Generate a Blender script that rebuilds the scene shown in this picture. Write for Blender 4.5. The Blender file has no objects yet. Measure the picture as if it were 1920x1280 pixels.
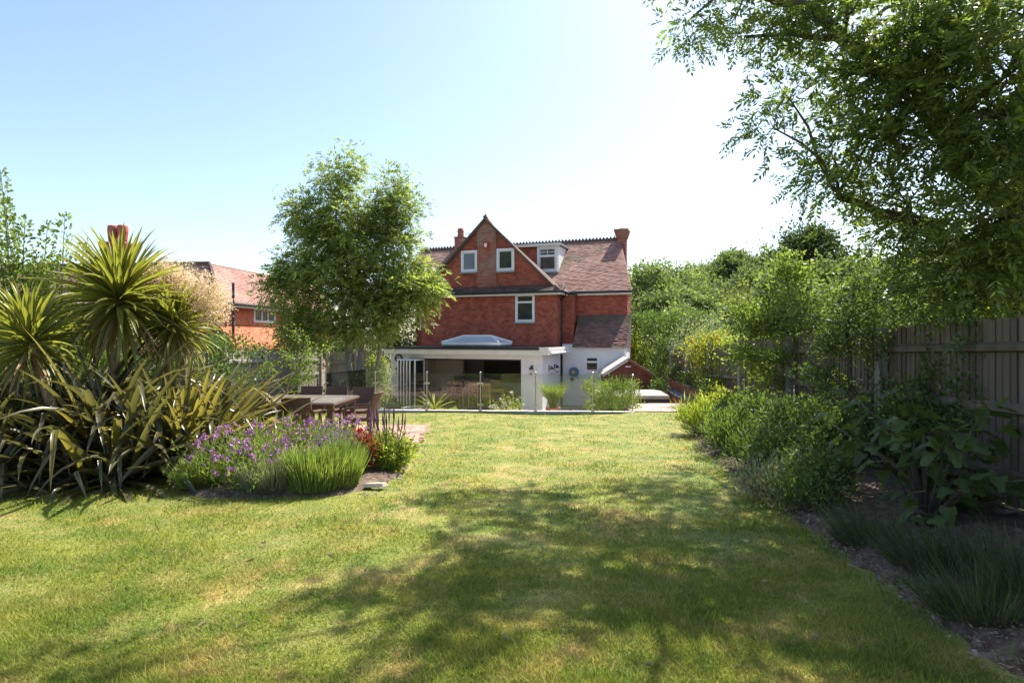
import bpy, math, random
import numpy as np
from mathutils import Vector, Matrix

# ------------------------------------------------------------------ camera, sky, sun, exposure
scene = bpy.context.scene
COL = scene.collection
CAM_Z = 1.62
HORIZON = 632.0
FOCAL = 1100.0
cam_data = bpy.data.cameras.new('camera')
cam_data.sensor_width = 36.0
cam_data.lens = 36.0 * FOCAL / 1920.0
cam_data.shift_y = -(640.0 - HORIZON) / 1920.0
cam_data.clip_start = 0.05
cam_data.clip_end = 2000.0
cam = bpy.data.objects.new('camera', cam_data)
cam.location = (0, 0, CAM_Z)
cam.rotation_euler = (math.radians(90), 0, 0)
COL.objects.link(cam)
scene.camera = cam

SUN_EL = math.radians(54)
SUN_AZ = math.radians(40)          # from +Y (view direction) towards +X
world = bpy.data.worlds.new('World')
scene.world = world
world.use_nodes = True
wn = world.node_tree
bg = wn.nodes['Background']
sky = wn.nodes.new('ShaderNodeTexSky')
sky.sky_type = 'NISHITA'
sky.sun_disc = False
sky.sun_elevation = SUN_EL
sky.sun_rotation = SUN_AZ
sky.air_density = 1.0
sky.dust_density = 1.15
sky.ozone_density = 1.2
wn.links.new(sky.outputs[0], bg.inputs[0])
bg.inputs[1].default_value = 0.125

sun_data = bpy.data.lights.new('sun', 'SUN')
sun_data.energy = 5.0
sun_data.angle = math.radians(0.53)
sun_data.color = (1.0, 0.95, 0.87)
sun = bpy.data.objects.new('sun', sun_data)
S = Vector((math.sin(SUN_AZ) * math.cos(SUN_EL), math.cos(SUN_AZ) * math.cos(SUN_EL), math.sin(SUN_EL)))
sun.rotation_euler = (-S).to_track_quat('-Z', 'Y').to_euler()
sun.location = S * 60
COL.objects.link(sun)
scene.view_settings.view_transform = 'Standard'
scene.view_settings.look = 'None'
scene.view_settings.exposure = 1.08
scene.view_settings.gamma = 1.0
scene.cycles.max_bounces = 8
scene.cycles.transparent_max_bounces = 16
scene.cycles.caustics_reflective = False
scene.cycles.caustics_refractive = False

RNG = np.random.default_rng(7)
random.seed(7)

# ------------------------------------------------------------------ basic helpers
def tag(o, label=None, cat=None, group=None, kind=None):
    if label: o['label'] = label
    if cat: o['category'] = cat
    if group: o['group'] = group
    if kind: o['kind'] = kind
    return o

def link(name, me, m=None, parent=None, loc=None, rot=None, scale=None):
    o = bpy.data.objects.new(name, me)
    COL.objects.link(o)
    if m is not None and me is not None and len(me.materials) == 0:
        me.materials.append(m)
    if parent is not None: o.parent = parent
    if loc is not None: o.location = loc
    if rot is not None: o.rotation_euler = rot
    if scale is not None: o.scale = scale
    return o

def thing(name, label, cat, loc=(0, 0, 0), rz=0.0, group=None):
    o = bpy.data.objects.new(name, None)
    COL.objects.link(o)
    o.location = loc
    o.rotation_euler = (0, 0, rz)
    o.empty_display_size = 0.2
    return tag(o, label, cat, group)

def raw_mesh(name, V, F, smooth=False):
    me = bpy.data.meshes.new(name)
    me.from_pydata([tuple(v) for v in V], [], [tuple(f) for f in F])
    me.update()
    if smooth:
        me.polygons.foreach_set('use_smooth', np.ones(len(me.polygons), bool))
    return me

def poly_mesh(name, V, k, smooth=False):
    """V: (N,k,3) separate k-gons, fast."""
    V = np.asarray(V, np.float32)
    n = V.shape[0]
    me = bpy.data.meshes.new(name)
    me.vertices.add(n * k)
    me.vertices.foreach_set('co', V.reshape(-1))
    me.loops.add(n * k)
    me.loops.foreach_set('vertex_index', np.arange(n * k, dtype=np.int32))
    me.polygons.add(n)
    me.polygons.foreach_set('loop_start', np.arange(0, n * k, k, dtype=np.int32))
    me.polygons.foreach_set('loop_total', np.full(n, k, np.int32))
    if smooth:
        me.polygons.foreach_set('use_smooth', np.ones(n, bool))
    me.update()
    me.validate()
    return me

class MB:
    """collects shapes into one mesh"""
    def __init__(s): s.V = []; s.F = []
    def add(s, V, F):
        o = len(s.V); s.V += [tuple(v) for v in V]; s.F += [tuple(i + o for i in f) for f in F]; return s
    def box(s, x0, x1, y0, y1, z0, z1):
        V = [(x0,y0,z0),(x1,y0,z0),(x1,y1,z0),(x0,y1,z0),(x0,y0,z1),(x1,y0,z1),(x1,y1,z1),(x0,y1,z1)]
        return s.add(V, [(3,2,1,0),(4,5,6,7),(0,1,5,4),(1,2,6,5),(2,3,7,6),(3,0,4,7)])
    def prism(s, poly, axis, t0, t1):
        """poly: 2D points; axis 'y': points are (x,z) extruded y; 'x': (y,z); 'z': (x,y)"""
        n = len(poly); V = []
        for t in (t0, t1):
            for p in poly:
                V.append((p[0], t, p[1]) if axis == 'y' else (t, p[0], p[1]) if axis == 'x' else (p[0], p[1], t))
        F = [tuple(range(n))[::-1], tuple(range(n, 2 * n))]
        for i in range(n): j = (i + 1) % n; F.append((i, j, n + j, n + i))
        return s.add(V, F)
    def tube(s, pts, rads, k=6, cap=True):
        P = [Vector(p) for p in pts]; n = len(P)
        if isinstance(rads, (int, float)): rads = [rads] * n
        V = []; F = []
        for i in range(n):
            d = (P[min(i + 1, n - 1)] - P[max(i - 1, 0)])
            d = d.normalized() if d.length > 1e-9 else Vector((0, 0, 1))
            a = d.cross(Vector((0, 0, 1)) if abs(d.z) < .9 else Vector((1, 0, 0))).normalized(); b = d.cross(a)
            for j in range(k):
                t = 2 * math.pi * j / k
                V.append(P[i] + (a * math.cos(t) + b * math.sin(t)) * rads[i])
        for i in range(n - 1):
            for j in range(k):
                j2 = (j + 1) % k
                F.append((i * k + j, i * k + j2, (i + 1) * k + j2, (i + 1) * k + j))
        if cap:
            F.append(tuple(range(k))); F.append(tuple(range((n - 1) * k, n * k))[::-1])
        return s.add(V, F)
    def lathe(s, prof, cx=0, cy=0, k=16):
        V = []; F = []; n = len(prof)
        for r, z in prof:
            for j in range(k):
                t = 2 * math.pi * j / k
                V.append((cx + r * math.cos(t), cy + r * math.sin(t), z))
        for i in range(n - 1):
            for j in range(k):
                j2 = (j + 1) % k; F.append((i * k + j, i * k + j2, (i + 1) * k + j2, (i + 1) * k + j))
        F.append(tuple(range(k))[::-1]); F.append(tuple(range((n - 1) * k, n * k)))
        return s.add(V, F)
    def build(s, name, m, parent=None, loc=None, rot=None, smooth=False, bevel=0.0, kind=None):
        me = raw_mesh(name, s.V, s.F, smooth)
        o = link(name, me, m, parent, loc, rot)
        if bevel:
            md = o.modifiers.new('bevel', 'BEVEL'); md.width = bevel; md.segments = 2; md.limit_method = 'ANGLE'
        if kind: o['kind'] = kind
        return o

def unit(a): return a / np.maximum(np.linalg.norm(a, axis=-1, keepdims=True), 1e-9)

def at(px, py, Y):
    """a point of the place at depth Y"""
    return Vector(((px - 960) * Y / FOCAL, Y, CAM_Z - (py - HORIZON) * Y / FOCAL))

# ------------------------------------------------------------------ materials
def newmat(name):
    m = bpy.data.materials.new(name); m.use_nodes = True
    nt = m.node_tree; b = nt.nodes['Principled BSDF']
    return m, nt, b

def nd(nt, t, **kw):
    n = nt.nodes.new(t)
    for k, v in kw.items():
        if k.startswith('i_'): n.inputs[k[2:].replace('_', ' ')].default_value = v
        else: setattr(n, k, v)
    return n

def mixc(nt, fac, a, b, mode='MIX'):
    n = nt.nodes.new('ShaderNodeMix'); n.data_type = 'RGBA'; n.blend_type = mode
    for sock, v in ((n.inputs[0], fac), (n.inputs[6], a), (n.inputs[7], b)):
        if hasattr(v, 'is_output') or isinstance(v, bpy.types.NodeSocket): nt.links.new(v, sock)
        elif isinstance(v, (int, float)): sock.default_value = v
        else: sock.default_value = (*v[:3], 1)
    return n.outputs[2]

def noise(nt, scale, detail=4.0, coord='Object', rough=.55, stretch=None):
    tc = nt.nodes.new('ShaderNodeTexCoord'); src = tc.outputs[coord]
    if stretch:
        mp = nt.nodes.new('ShaderNodeMapping'); mp.inputs['Scale'].default_value = stretch
        nt.links.new(src, mp.inputs[0]); src = mp.outputs[0]
    n = nt.nodes.new('ShaderNodeTexNoise'); n.inputs['Scale'].default_value = scale
    n.inputs['Detail'].default_value = detail; n.inputs['Roughness'].default_value = rough
    nt.links.new(src, n.inputs['Vector'])
    return n.outputs[0]

def ramp(nt, fac, a, b):
    r = nt.nodes.new('ShaderNodeMapRange'); r.inputs[1].default_value = a; r.inputs[2].default_value = b
    nt.links.new(fac, r.inputs[0]); return r.outputs[0]

def island(nt):
    g = nt.nodes.new('ShaderNodeNewGeometry'); return g.outputs['Random Per Island']

def objrand(nt):
    g = nt.nodes.new('ShaderNodeObjectInfo'); return g.outputs['Random']

def M(name, c1, c2=None, scale=4.0, rough=.8, bump=0.0, bscale=40.0, isl=0.0, orand=0.0, spec=.3, metal=0.0,
      stretch=None, c3=None, s3=1.0, lo=.35, hi=.65):
    m, nt, b = newmat(name)
    col = None
    if c2 is not None:
        col = mixc(nt, ramp(nt, noise(nt, scale, stretch=stretch), lo, hi), c1, c2)
    else:
        rgb = nt.nodes.new('ShaderNodeRGB'); rgb.outputs[0].default_value = (*c1, 1); col = rgb.outputs[0]
    if c3 is not None:
        col = mixc(nt, ramp(nt, noise(nt, s3, detail=6), .52, .68), col, c3)
    for amt, fn in ((isl, island), (orand, objrand)):
        if amt:
            hv = nt.nodes.new('ShaderNodeHueSaturation')
            r = nt.nodes.new('ShaderNodeMapRange'); r.inputs[3].default_value = 1 - amt; r.inputs[4].default_value = 1 + amt
            nt.links.new(fn(nt), r.inputs[0]); nt.links.new(r.outputs[0], hv.inputs['Value'])
            nt.links.new(col, hv.inputs['Color']); col = hv.outputs[0]
    nt.links.new(col, b.inputs['Base Color'])
    b.inputs['Roughness'].default_value = rough
    b.inputs['Specular IOR Level'].default_value = spec
    b.inputs['Metallic'].default_value = metal
    if bump:
        bn = nt.nodes.new('ShaderNodeBump'); bn.inputs['Strength'].default_value = bump; bn.inputs['Distance'].default_value = .02
        nt.links.new(noise(nt, bscale, 6, stretch=stretch), bn.inputs['Height']); nt.links.new(bn.outputs[0], b.inputs['Normal'])
    return m

def LEAF(name, c1, c2, trans=.45, rough=.45, spec=.35, nscale=1.2, isl=.35, c3=None, tint=(1.15, 1.2, .55), orand=0.0):
    """leaf: reflecting upper surface plus light let through from behind"""
    m, nt, b = newmat(name)
    f = nt.nodes.new('ShaderNodeMath'); f.operation = 'ADD'; f.use_clamp = True
    g = nt.nodes.new('ShaderNodeMath'); g.operation = 'MULTIPLY'; g.inputs[1].default_value = .6
    isr = island(nt)
    nt.links.new(isr, g.inputs[0])
    h = nt.nodes.new('ShaderNodeMath'); h.operation = 'MULTIPLY'; h.inputs[1].default_value = .6
    nt.links.new(ramp(nt, noise(nt, nscale, 3), .3, .7), h.inputs[0])
    nt.links.new(g.outputs[0], f.inputs[0]); nt.links.new(h.outputs[0], f.inputs[1])
    col = mixc(nt, f.outputs[0], c1, c2)
    if c3 is not None:
        col = mixc(nt, ramp(nt, isr, .9, .93), col, c3)
    hv = nt.nodes.new('ShaderNodeHueSaturation')
    r = nt.nodes.new('ShaderNodeMapRange'); r.inputs[3].default_value = 1 - isl; r.inputs[4].default_value = 1 + isl
    wv = nt.nodes.new('ShaderNodeTexWhiteNoise'); wv.noise_dimensions = '1D'
    nt.links.new(isr, wv.inputs['W'])
    nt.links.new(wv.outputs[0], r.inputs[0]); nt.links.new(r.outputs[0], hv.inputs['Value'])
    nt.links.new(col, hv.inputs['Color']); col = hv.outputs[0]
    if orand:
        hv = nt.nodes.new('ShaderNodeHueSaturation')
        r = nt.nodes.new('ShaderNodeMapRange'); r.inputs[3].default_value = 1 - orand; r.inputs[4].default_value = 1 + orand
        nt.links.new(objrand(nt), r.inputs[0]); nt.links.new(r.outputs[0], hv.inputs['Value'])
        nt.links.new(col, hv.inputs['Color']); col = hv.outputs[0]
    nt.links.new(col, b.inputs['Base Color'])
    b.inputs['Roughness'].default_value = rough
    b.inputs['Specular IOR Level'].default_value = spec
    tr = nt.nodes.new('ShaderNodeBsdfTranslucent')
    tcol = mixc(nt, 1.0, col, tint, 'MULTIPLY')
    tcol2 = mixc(nt, 1.0, tcol, (1.6, 1.6, 1.6), 'MULTIPLY')
    nt.links.new(tcol2, tr.inputs[0])
    mx = nt.nodes.new('ShaderNodeMixShader'); mx.inputs[0].default_value = trans
    nt.links.new(b.outputs[0], mx.inputs[1]); nt.links.new(tr.outputs[0], mx.inputs[2])
    nt.links.new(mx.outputs[0], nt.nodes['Material Output'].inputs[0])
    return m

def GLASS(name, tint=(.93, .96, .94), gloss=.09, haze=.0):
    """thin sheet of glass: lets light straight through, mirrors a little of the sky"""
    m, nt, b = newmat(name)
    t = nt.nodes.new('ShaderNodeBsdfTransparent'); t.inputs[0].default_value = (*tint, 1)
    g = nt.nodes.new('ShaderNodeBsdfGlossy'); g.inputs['Roughness'].default_value = .02
    lw = nt.nodes.new('ShaderNodeFresnel'); lw.inputs[0].default_value = 1.5
    mm = nt.nodes.new('ShaderNodeMath'); mm.operation = 'ADD'; mm.inputs[1].default_value = gloss - .04
    nt.links.new(lw.outputs[0], mm.inputs[0])
    mx = nt.nodes.new('ShaderNodeMixShader')
    nt.links.new(mm.outputs[0], mx.inputs[0]); nt.links.new(t.outputs[0], mx.inputs[1]); nt.links.new(g.outputs[0], mx.inputs[2])
    out = mx.outputs[0]
    if haze:
        d = nt.nodes.new('ShaderNodeBsdfDiffuse'); d.inputs[0].default_value = (.75, .82, .78, 1)
        m2 = nt.nodes.new('ShaderNodeMixShader'); m2.inputs[0].default_value = haze
        nt.links.new(out, m2.inputs[1]); nt.links.new(d.outputs[0], m2.inputs[2]); out = m2.outputs[0]
    nt.links.new(out, nt.nodes['Material Output'].inputs[0])
    return m

def grass_material(name, blades):
    m, nt, b = newmat(name)
    tc = nt.nodes.new('ShaderNodeTexCoord')
    big = ramp(nt, noise(nt, .9, 5, rough=.62), .42, .62)
    mid = ramp(nt, noise(nt, 2.6, 5, rough=.65), .45, .64)
    green = mixc(nt, ramp(nt, noise(nt, 2.1, 4), .35, .65), (.125, .19, .028), (.26, .275, .052))
    dry = mixc(nt, ramp(nt, noise(nt, 9.0, 4), .35, .65), (.52, .37, .17), (.42, .33, .12))
    g = nt.nodes.new('ShaderNodeMath'); g.operation = 'MULTIPLY_ADD'; g.inputs[1].default_value = .75; g.inputs[2].default_value = .25
    nt.links.new(big, g.inputs[0])
    f = nt.nodes.new('ShaderNodeMath'); f.operation = 'MULTIPLY'
    nt.links.new(g.outputs[0], f.inputs[0]); nt.links.new(mid, f.inputs[1])
    f2 = nt.nodes.new('ShaderNodeMath'); f2.operation = 'MULTIPLY_ADD'; f2.inputs[1].default_value = .85; f2.inputs[2].default_value = .06
    nt.links.new(f.outputs[0], f2.inputs[0])
    col = mixc(nt, f2.outputs[0], green, dry)
    if blades:
        wv = nt.nodes.new('ShaderNodeTexWhiteNoise'); wv.noise_dimensions = '1D'; nt.links.new(island(nt), wv.inputs['W'])
        hv = nt.nodes.new('ShaderNodeHueSaturation')
        r = nt.nodes.new('ShaderNodeMapRange'); r.inputs[3].default_value = .65; r.inputs[4].default_value = 1.4
        nt.links.new(wv.outputs[0], r.inputs[0]); nt.links.new(r.outputs[0], hv.inputs['Value']); nt.links.new(col, hv.inputs['Color'])
        r2 = nt.nodes.new('ShaderNodeMapRange'); r2.inputs[3].default_value = .475; r2.inputs[4].default_value = .515
        nt.links.new(island(nt), r2.inputs[0]); nt.links.new(r2.outputs[0], hv.inputs['Hue'])
        col = hv.outputs[0]
    else:
        fine = ramp(nt, noise(nt, 60, 6), .3, .7)
        col = mixc(nt, fine, mixc(nt, 1.0, col, (.62, .62, .62), 'MULTIPLY'), mixc(nt, 1.0, col, (1.15, 1.15, 1.1), 'MULTIPLY'))
        bn = nt.nodes.new('ShaderNodeBump'); bn.inputs['Strength'].default_value = .6; bn.inputs['Distance'].default_value = .03
        nt.links.new(noise(nt, 90, 6), bn.inputs['Height']); nt.links.new(bn.outputs[0], b.inputs['Normal'])
    nt.links.new(col, b.inputs['Base Color'])
    b.inputs['Roughness'].default_value = .7
    b.inputs['Specular IOR Level'].default_value = .2
    if blades:
        tr = nt.nodes.new('ShaderNodeBsdfTranslucent'); nt.links.new(mixc(nt, 1.0, col, (1.5, 1.6, .9), 'MULTIPLY'), tr.inputs[0])
        mx = nt.nodes.new('ShaderNodeMixShader'); mx.inputs[0].default_value = .4
        nt.links.new(b.outputs[0], mx.inputs[1]); nt.links.new(tr.outputs[0], mx.inputs[2])
        nt.links.new(mx.outputs[0], nt.nodes['Material Output'].inputs[0])
    return m

MT = dict(
    lawn=grass_material('lawn', False), blade=grass_material('grass_blade', True),
    soil=M('soil', (.075, .05, .034), (.17, .12, .085), 9, .95, 1.0, 45, c3=(.22, .17, .12), s3=14),
    earth=M('earth', (.10, .10, .05), (.16, .13, .08), .6, .95, .4, 10),
    terrace=M('terrace_paving', (.42, .31, .23), (.52, .41, .32), 2.5, .85, .25, 60),
    slab=M('sandstone_slab', (.46, .36, .28), (.55, .46, .37), 3, .85, .2, 40, orand=.08),
    coping=M('coping_stone', (.55, .50, .43), (.66, .62, .55), 5, .85, .2, 40, orand=.08),
    slate=M('dark_coping', (.10, .11, .13), (.16, .17, .19), 3, .7, .2, 50),
    paver=M('clay_paver', (.40, .22, .17), (.50, .33, .26), 2.0, .9, .2, 60, isl=.18),
    render=M('white_render', (.76, .75, .76), (.82, .81, .81), 1.2, .85, .08, 80),
    fascia=M('cream_fascia', (.72, .68, .60), (.78, .75, .68), 3, .6),
    white=M('white_plastic', (.80, .80, .80), None, rough=.35, spec=.5),
    felt=M('grey_felt', (.30, .29, .28), (.40, .38, .36), 3, .9, .2, 60),
    black=M('black_plastic', (.015, .015, .018), None, rough=.4, spec=.5),
    brickwall=M('brick_backing', (.20, .065, .04), (.26, .09, .055), 2, .9),
    tilehang=M('clay_wall_tile', (.32, .082, .052), (.41, .12, .072), 2.2, .82, .15, 90, isl=.24, c3=(.27, .08, .055), s3=2.0),
    tilehang2=M('orange_wall_tile', (.50, .15, .075), (.60, .21, .10), 1.2, .82, .15, 90, isl=.18),
    pierbrick=M('pier_brick', (.30, .10, .07), (.38, .16, .11), 2, .88, .2, 80, isl=.22, c3=(.30, .20, .15), s3=1.2),
    rooftile=M('old_roof_tile', (.30, .16, .125), (.40, .235, .19), .9, .85, .2, 70, isl=.24, c3=(.22, .16, .11), s3=.8),
    rooftile2=M('brown_roof_tile', (.34, .17, .13), (.44, .25, .20), .9, .85, .2, 70, isl=.18),
    leantile=M('shaded_lean_to_tile', (.19, .09, .075), (.26, .14, .115), .9, .85, .2, 70, isl=.3, c3=(.13, .10, .09), s3=1.6),  # reddish roof tile, darkened in colour for the shade on this slope
    mossroof=M('mossy_roof_tile', (.075, .062, .055), (.16, .10, .08), 1.6, .9, .3, 60, isl=.3, c3=(.10, .11, .05), s3=1.4),
    ridge=M('dark_ridge_tile', (.10, .07, .06), (.16, .10, .085), 3, .85),
    pot=M('chimney_pot_clay', (.34, .10, .07), (.42, .15, .10), 3, .8),
    lead=M('lead_sheet', (.22, .22, .22), (.30, .30, .29), 4, .6),
    pane=M('window_pane', (.025, .03, .035), (.05, .05, .05), 1.5, .04, spec=.8),
    glass=GLASS('balustrade_glass', (.93, .96, .94), .06, .01),
    dglass=GLASS('door_glass', (.92, .95, .94), .10, .02),
    lglass=M('lantern_glass', (.45, .52, .58), None, rough=.05, spec=.8),
    steel=M('brushed_steel', (.62, .60, .55), None, rough=.32, metal=1.0),
    wood=M('oak', (.56, .30, .13), (.66, .40, .19), 3, .55, .1, 40, stretch=(1, 1, .15)),
    floorwood=M('pale_floor', (.38, .33, .27), (.44, .38, .31), 3, .5),
    cream=M('cream_paint', (.62, .56, .46), None, rough=.8),
    darkpaint=M('dark_cabinet', (.035, .033, .033), None, rough=.4),
    greywall=M('grey_paint', (.30, .275, .25), None, rough=.8),
    cloth=M('pale_upholstery', (.60, .60, .58), (.52, .53, .52), 6, .9),
    wicker=M('dark_wicker', (.105, .065, .042), (.16, .10, .065), 30, .6, .7, 120, stretch=(1, 1, 3)),
    tabletop=M('table_glass_top', (.20, .17, .15), (.28, .24, .21), 1.5, .22, spec=.5),
    fence=M('shade_darkened_fence', (.115, .088, .062), (.18, .142, .105), 2.2, .9, .35, 60, orand=.22, stretch=(3, 3, .25)),  # brown boards, base colour darkened to carry the shade of the border
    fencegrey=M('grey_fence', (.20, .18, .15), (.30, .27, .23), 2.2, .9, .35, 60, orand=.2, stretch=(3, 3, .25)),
    postwood=M('fence_post', (.24, .215, .18), (.32, .29, .25), 3, .9, .2, 40),
    brick=M('garden_brick', (.42, .14, .08), (.52, .20, .115), 6, .9, .3, 70, orand=.2),
    mortar=M('mortar', (.34, .29, .24), (.42, .36, .30), 6, .95),
    shed=M('shed_stain', (.19, .06, .035), (.25, .085, .05), 3, .75, .25, 40, orand=.15),
    shedroof=M('grey_shed_felt', (.46, .40, .36), (.54, .48, .43), 4, .9),
    tub=M('tub_panel', (.20, .145, .12), (.26, .19, .16), 4, .7, .1, 30, orand=.08),
    tublid=M('tub_cover', (.27, .235, .225), (.33, .29, .28), 3, .7),
    bark=M('ash_bark', (.22, .20, .16), (.34, .31, .25), 8, .9, .5, 40, stretch=(1, 1, .3)),
    darkbark=M('dark_bark', (.075, .06, .045), (.13, .105, .08), 8, .9, .5, 40, stretch=(1, 1, .3)),
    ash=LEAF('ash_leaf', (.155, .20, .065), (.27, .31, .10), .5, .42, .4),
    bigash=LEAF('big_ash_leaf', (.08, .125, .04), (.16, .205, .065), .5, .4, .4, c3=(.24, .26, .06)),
    apple=LEAF('apple_leaf', (.10, .15, .04), (.19, .235, .062), .45, .5, .3),
    hilltree=LEAF('hazy_hill_leaf', (.105, .145, .06), (.175, .215, .09), .35, .7, .2, nscale=.35, orand=.22),  # green lightened to stand in for haze over the distant trees
    darktree=LEAF('dark_hill_leaf', (.045, .07, .03), (.075, .105, .042), .3, .7, .2, nscale=.4),
    hedge=LEAF('hedge_leaf', (.055, .10, .03), (.11, .16, .045), .35, .5, .4),
    silver=LEAF('silvery_leaf', (.16, .19, .11), (.25, .28, .18), .3, .7, .2),
    climber=LEAF('climber_leaf', (.15, .19, .035), (.25, .25, .05), .5, .5, .3),
    shrub=LEAF('shrub_leaf', (.065, .11, .032), (.13, .175, .05), .4, .5, .35),
    limeleaf=LEAF('lime_leaf', (.17, .22, .04), (.26, .29, .06), .5, .5, .3),
    darkshrub=LEAF('dark_glossy_leaf', (.06, .095, .032), (.11, .15, .045), .35, .6, .25),
    fig=LEAF('fig_leaf', (.08, .13, .04), (.135, .185, .055), .45, .5, .35, orand=.3),
    lavender=LEAF('lavender_stem', (.15, .20, .055), (.21, .26, .075), .4, .7, .2),
    greylav=LEAF('grey_lavender_stem', (.16, .175, .115), (.24, .25, .17), .3, .8, .15),
    shadelav=LEAF('shade_lavender_stem', (.05, .072, .038), (.09, .115, .06), .35, .8, .15),  # darker copy of the lavender, shade of the border put into its colour
    cordy=LEAF('cordyline_leaf', (.17, .19, .042), (.28, .27, .065), .45, .35, .5, orand=.3),
    cordydry=LEAF('dry_cordyline_leaf', (.34, .24, .13), (.42, .31, .18), .3, .7, .2, orand=.25),
    phorm=LEAF('flax_leaf', (.08, .085, .042), (.16, .14, .068), .28, .3, .55, orand=.4),
    phormy=LEAF('yellow_flax_leaf', (.165, .16, .045), (.26, .20, .065), .4, .32, .5, orand=.25),
    cordytrunk=M('cordyline_trunk', (.30, .20, .12), (.42, .29, .18), 12, .9, .5, 50),
    plume=LEAF('cream_flower', (.55, .45, .30), (.66, .56, .40), .45, .9, .1, isl=.15, tint=(1, .95, .85)),
    purple=M('purple_petal', (.46, .17, .40), (.60, .32, .54), 30, .7, isl=.3),
    mauve=M('mauve_spike', (.24, .22, .22), (.34, .29, .32), 30, .8, isl=.25),
    darkspike=M('dark_purple_spike', (.075, .035, .085), (.13, .06, .14), 30, .8, isl=.3),
    red=M('red_petal', (.60, .025, .015), (.70, .06, .03), 30, .6, isl=.2),
    redleaf=LEAF('bronze_red_leaf', (.20, .035, .025), (.30, .07, .04), .4, .5, .3),
    orange=M('orange_petal', (.75, .20, .05), (.80, .32, .12), 20, .7, isl=.2),
    pink=M('pale_pink_petal', (.72, .62, .55), (.80, .74, .68), 20, .7, isl=.12),
    terracotta=M('terracotta_pot', (.40, .15, .085), (.46, .20, .12), 5, .85),
    stone=M('flint', (.20, .165, .13), (.32, .275, .23), 5, .85, orand=.25),
    blue=M('blue_plastic', (.10, .17, .30), None, rough=.4),
    hose=M('yellow_hose', (.62, .42, .10), None, rough=.5),
    grill=M('black_wicker_ring', (.035, .035, .045), (.06, .06, .07), 30, .8),
    bin=M('grey_bin', (.10, .105, .11), None, rough=.5),
    litter=M('leaf_litter', (.11, .075, .048), (.22, .165, .105), 40, .9, isl=.5),
    dryleaf=M('dry_leaf', (.40, .30, .14), (.48, .40, .20), 8, .8, orand=.3),
)

# ------------------------------------------------------------------ the ground
def lawn_z(x, y):
    y = np.minimum(y, 16.8)
    return -0.03 * y + .018 * np.sin(x * 1.3 + .6 * y) + .014 * np.sin(y * 1.1 - x * .5) - .012 * np.sin(1.0)

BORDER = [(2.2, -1.0), (2.33, 2.0), (2.42, 3.0), (2.5, 3.5), (2.58, 4.4), (2.73, 5.57), (2.76, 6.85), (2.95, 8.7), (3.1, 9.6), (3.5, 11.3), (3.9, 13.2), (4.05, 14.2), (4.8, 15.6)]
def border_x(y):
    return np.interp(y, [p[1] for p in BORDER], [p[0] for p in BORDER])
def fence_x(y): return 4.3 + .1 * y

BED = [(-3.9, 6.95), (-3.6, 6.7), (-3.0, 6.6), (-2.4, 6.6), (-1.9, 6.62), (-1.55, 7.1), (-1.45, 7.9), (-1.45, 8.7), (-1.8, 9.2), (-2.6, 9.35), (-3.4, 9.2), (-4.0, 8.6), (-4.2, 7.6)]
LEFTBED = [(-9.5, 5.9), (-7.0, 6.9), (-5.5, 7.35), (-4.5, 7.7), (-4.15, 8.4), (-4.3, 9.3), (-4.9, 10.2), (-7.05, 10.2), (-7.1, 15.5), (-9.5, 15.5)]
PAVED = [(-5.5, 9.0), (-2.05, 9.5), (-1.75, 11.0), (-1.9, 13.75), (-6.9, 13.9), (-6.9, 9.4)]

def inside(px, py, poly):
    px = np.asarray(px); py = np.asarray(py); r = np.zeros(px.shape, bool); n = len(poly)
    for i in range(n):
        x1, y1 = poly[i]; x2, y2 = poly[(i + 1) % n]
        c = ((y1 > py) != (y2 > py)) & (px < (x2 - x1) * (py - y1) / (y2 - y1 + 1e-12) + x1)
        r ^= c
    return r

def grid_mesh(name, x0, x1, y0, y1, nx, ny, zf):
    xs = np.linspace(x0, x1, nx); ys = np.linspace(y0, y1, ny)
    X, Y = np.meshgrid(xs, ys); Z = zf(X, Y)
    V = np.stack([X, Y, Z], -1).reshape(-1, 3)
    i = np.arange(nx - 1); j = np.arange(ny - 1); I, J = np.meshgrid(i, j)
    a = (J * nx + I).ravel(); F = np.stack([a, a + 1, a + nx + 1, a + nx], -1)
    return raw_mesh(name, V, F.tolist(), True)

tag(link('ground', grid_mesh('ground', -600, 600, -100, 1200, 40, 40, lambda x, y: np.full_like(x, -1.4)), MT['earth']), kind='structure')

def lawn_sheet():
    me = grid_mesh('lawn', -14, 9, -6, 16.75, 93, 92, lawn_z)
    o = link('lawn', me, MT['lawn']); tag(o, kind='structure')
lawn_sheet()

def flat_poly(name, poly, m, dz, zf=lawn_z, kind='structure', mound=0.0, sub=.18):
    """a sheet with an outline, following the lawn and gently mounded"""
    P = np.array(poly); x0, y0 = P.min(0); x1, y1 = P.max(0)
    n = len(poly); V = []; F = []
    # rings towards the centroid
    c = P.mean(0); dense = []
    for i in range(n):
        a = P[i]; b = P[(i + 1) % n]; k = max(2, int(np.linalg.norm(b - a) / sub))
        for t in range(k): dense.append(a + (b - a) * t / k)
    D = np.array(dense); k = len(D); R = 12
    D = D + RNG.normal(0, .02, D.shape)
    for r in range(R):
        f = r / (R - 1)
        Q = c + (D - c) * (1 - f * .97)
        h = dz + mound * (1 - (1 - f) ** 3) + (RNG.normal(0, .008, k) if r else -.05)
        z = zf(Q[:, 0], Q[:, 1]) + h
        V += np.column_stack([Q, z]).tolist()
    for r in range(R - 1):
        for i in range(k):
            j = (i + 1) % k; F.append((r * k + i, r * k + j, (r + 1) * k + j, (r + 1) * k + i))
    F.append(tuple((R - 1) * k + i for i in range(k)))
    return tag(link(name, raw_mesh(name, V, F, True), m), kind=kind)

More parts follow.
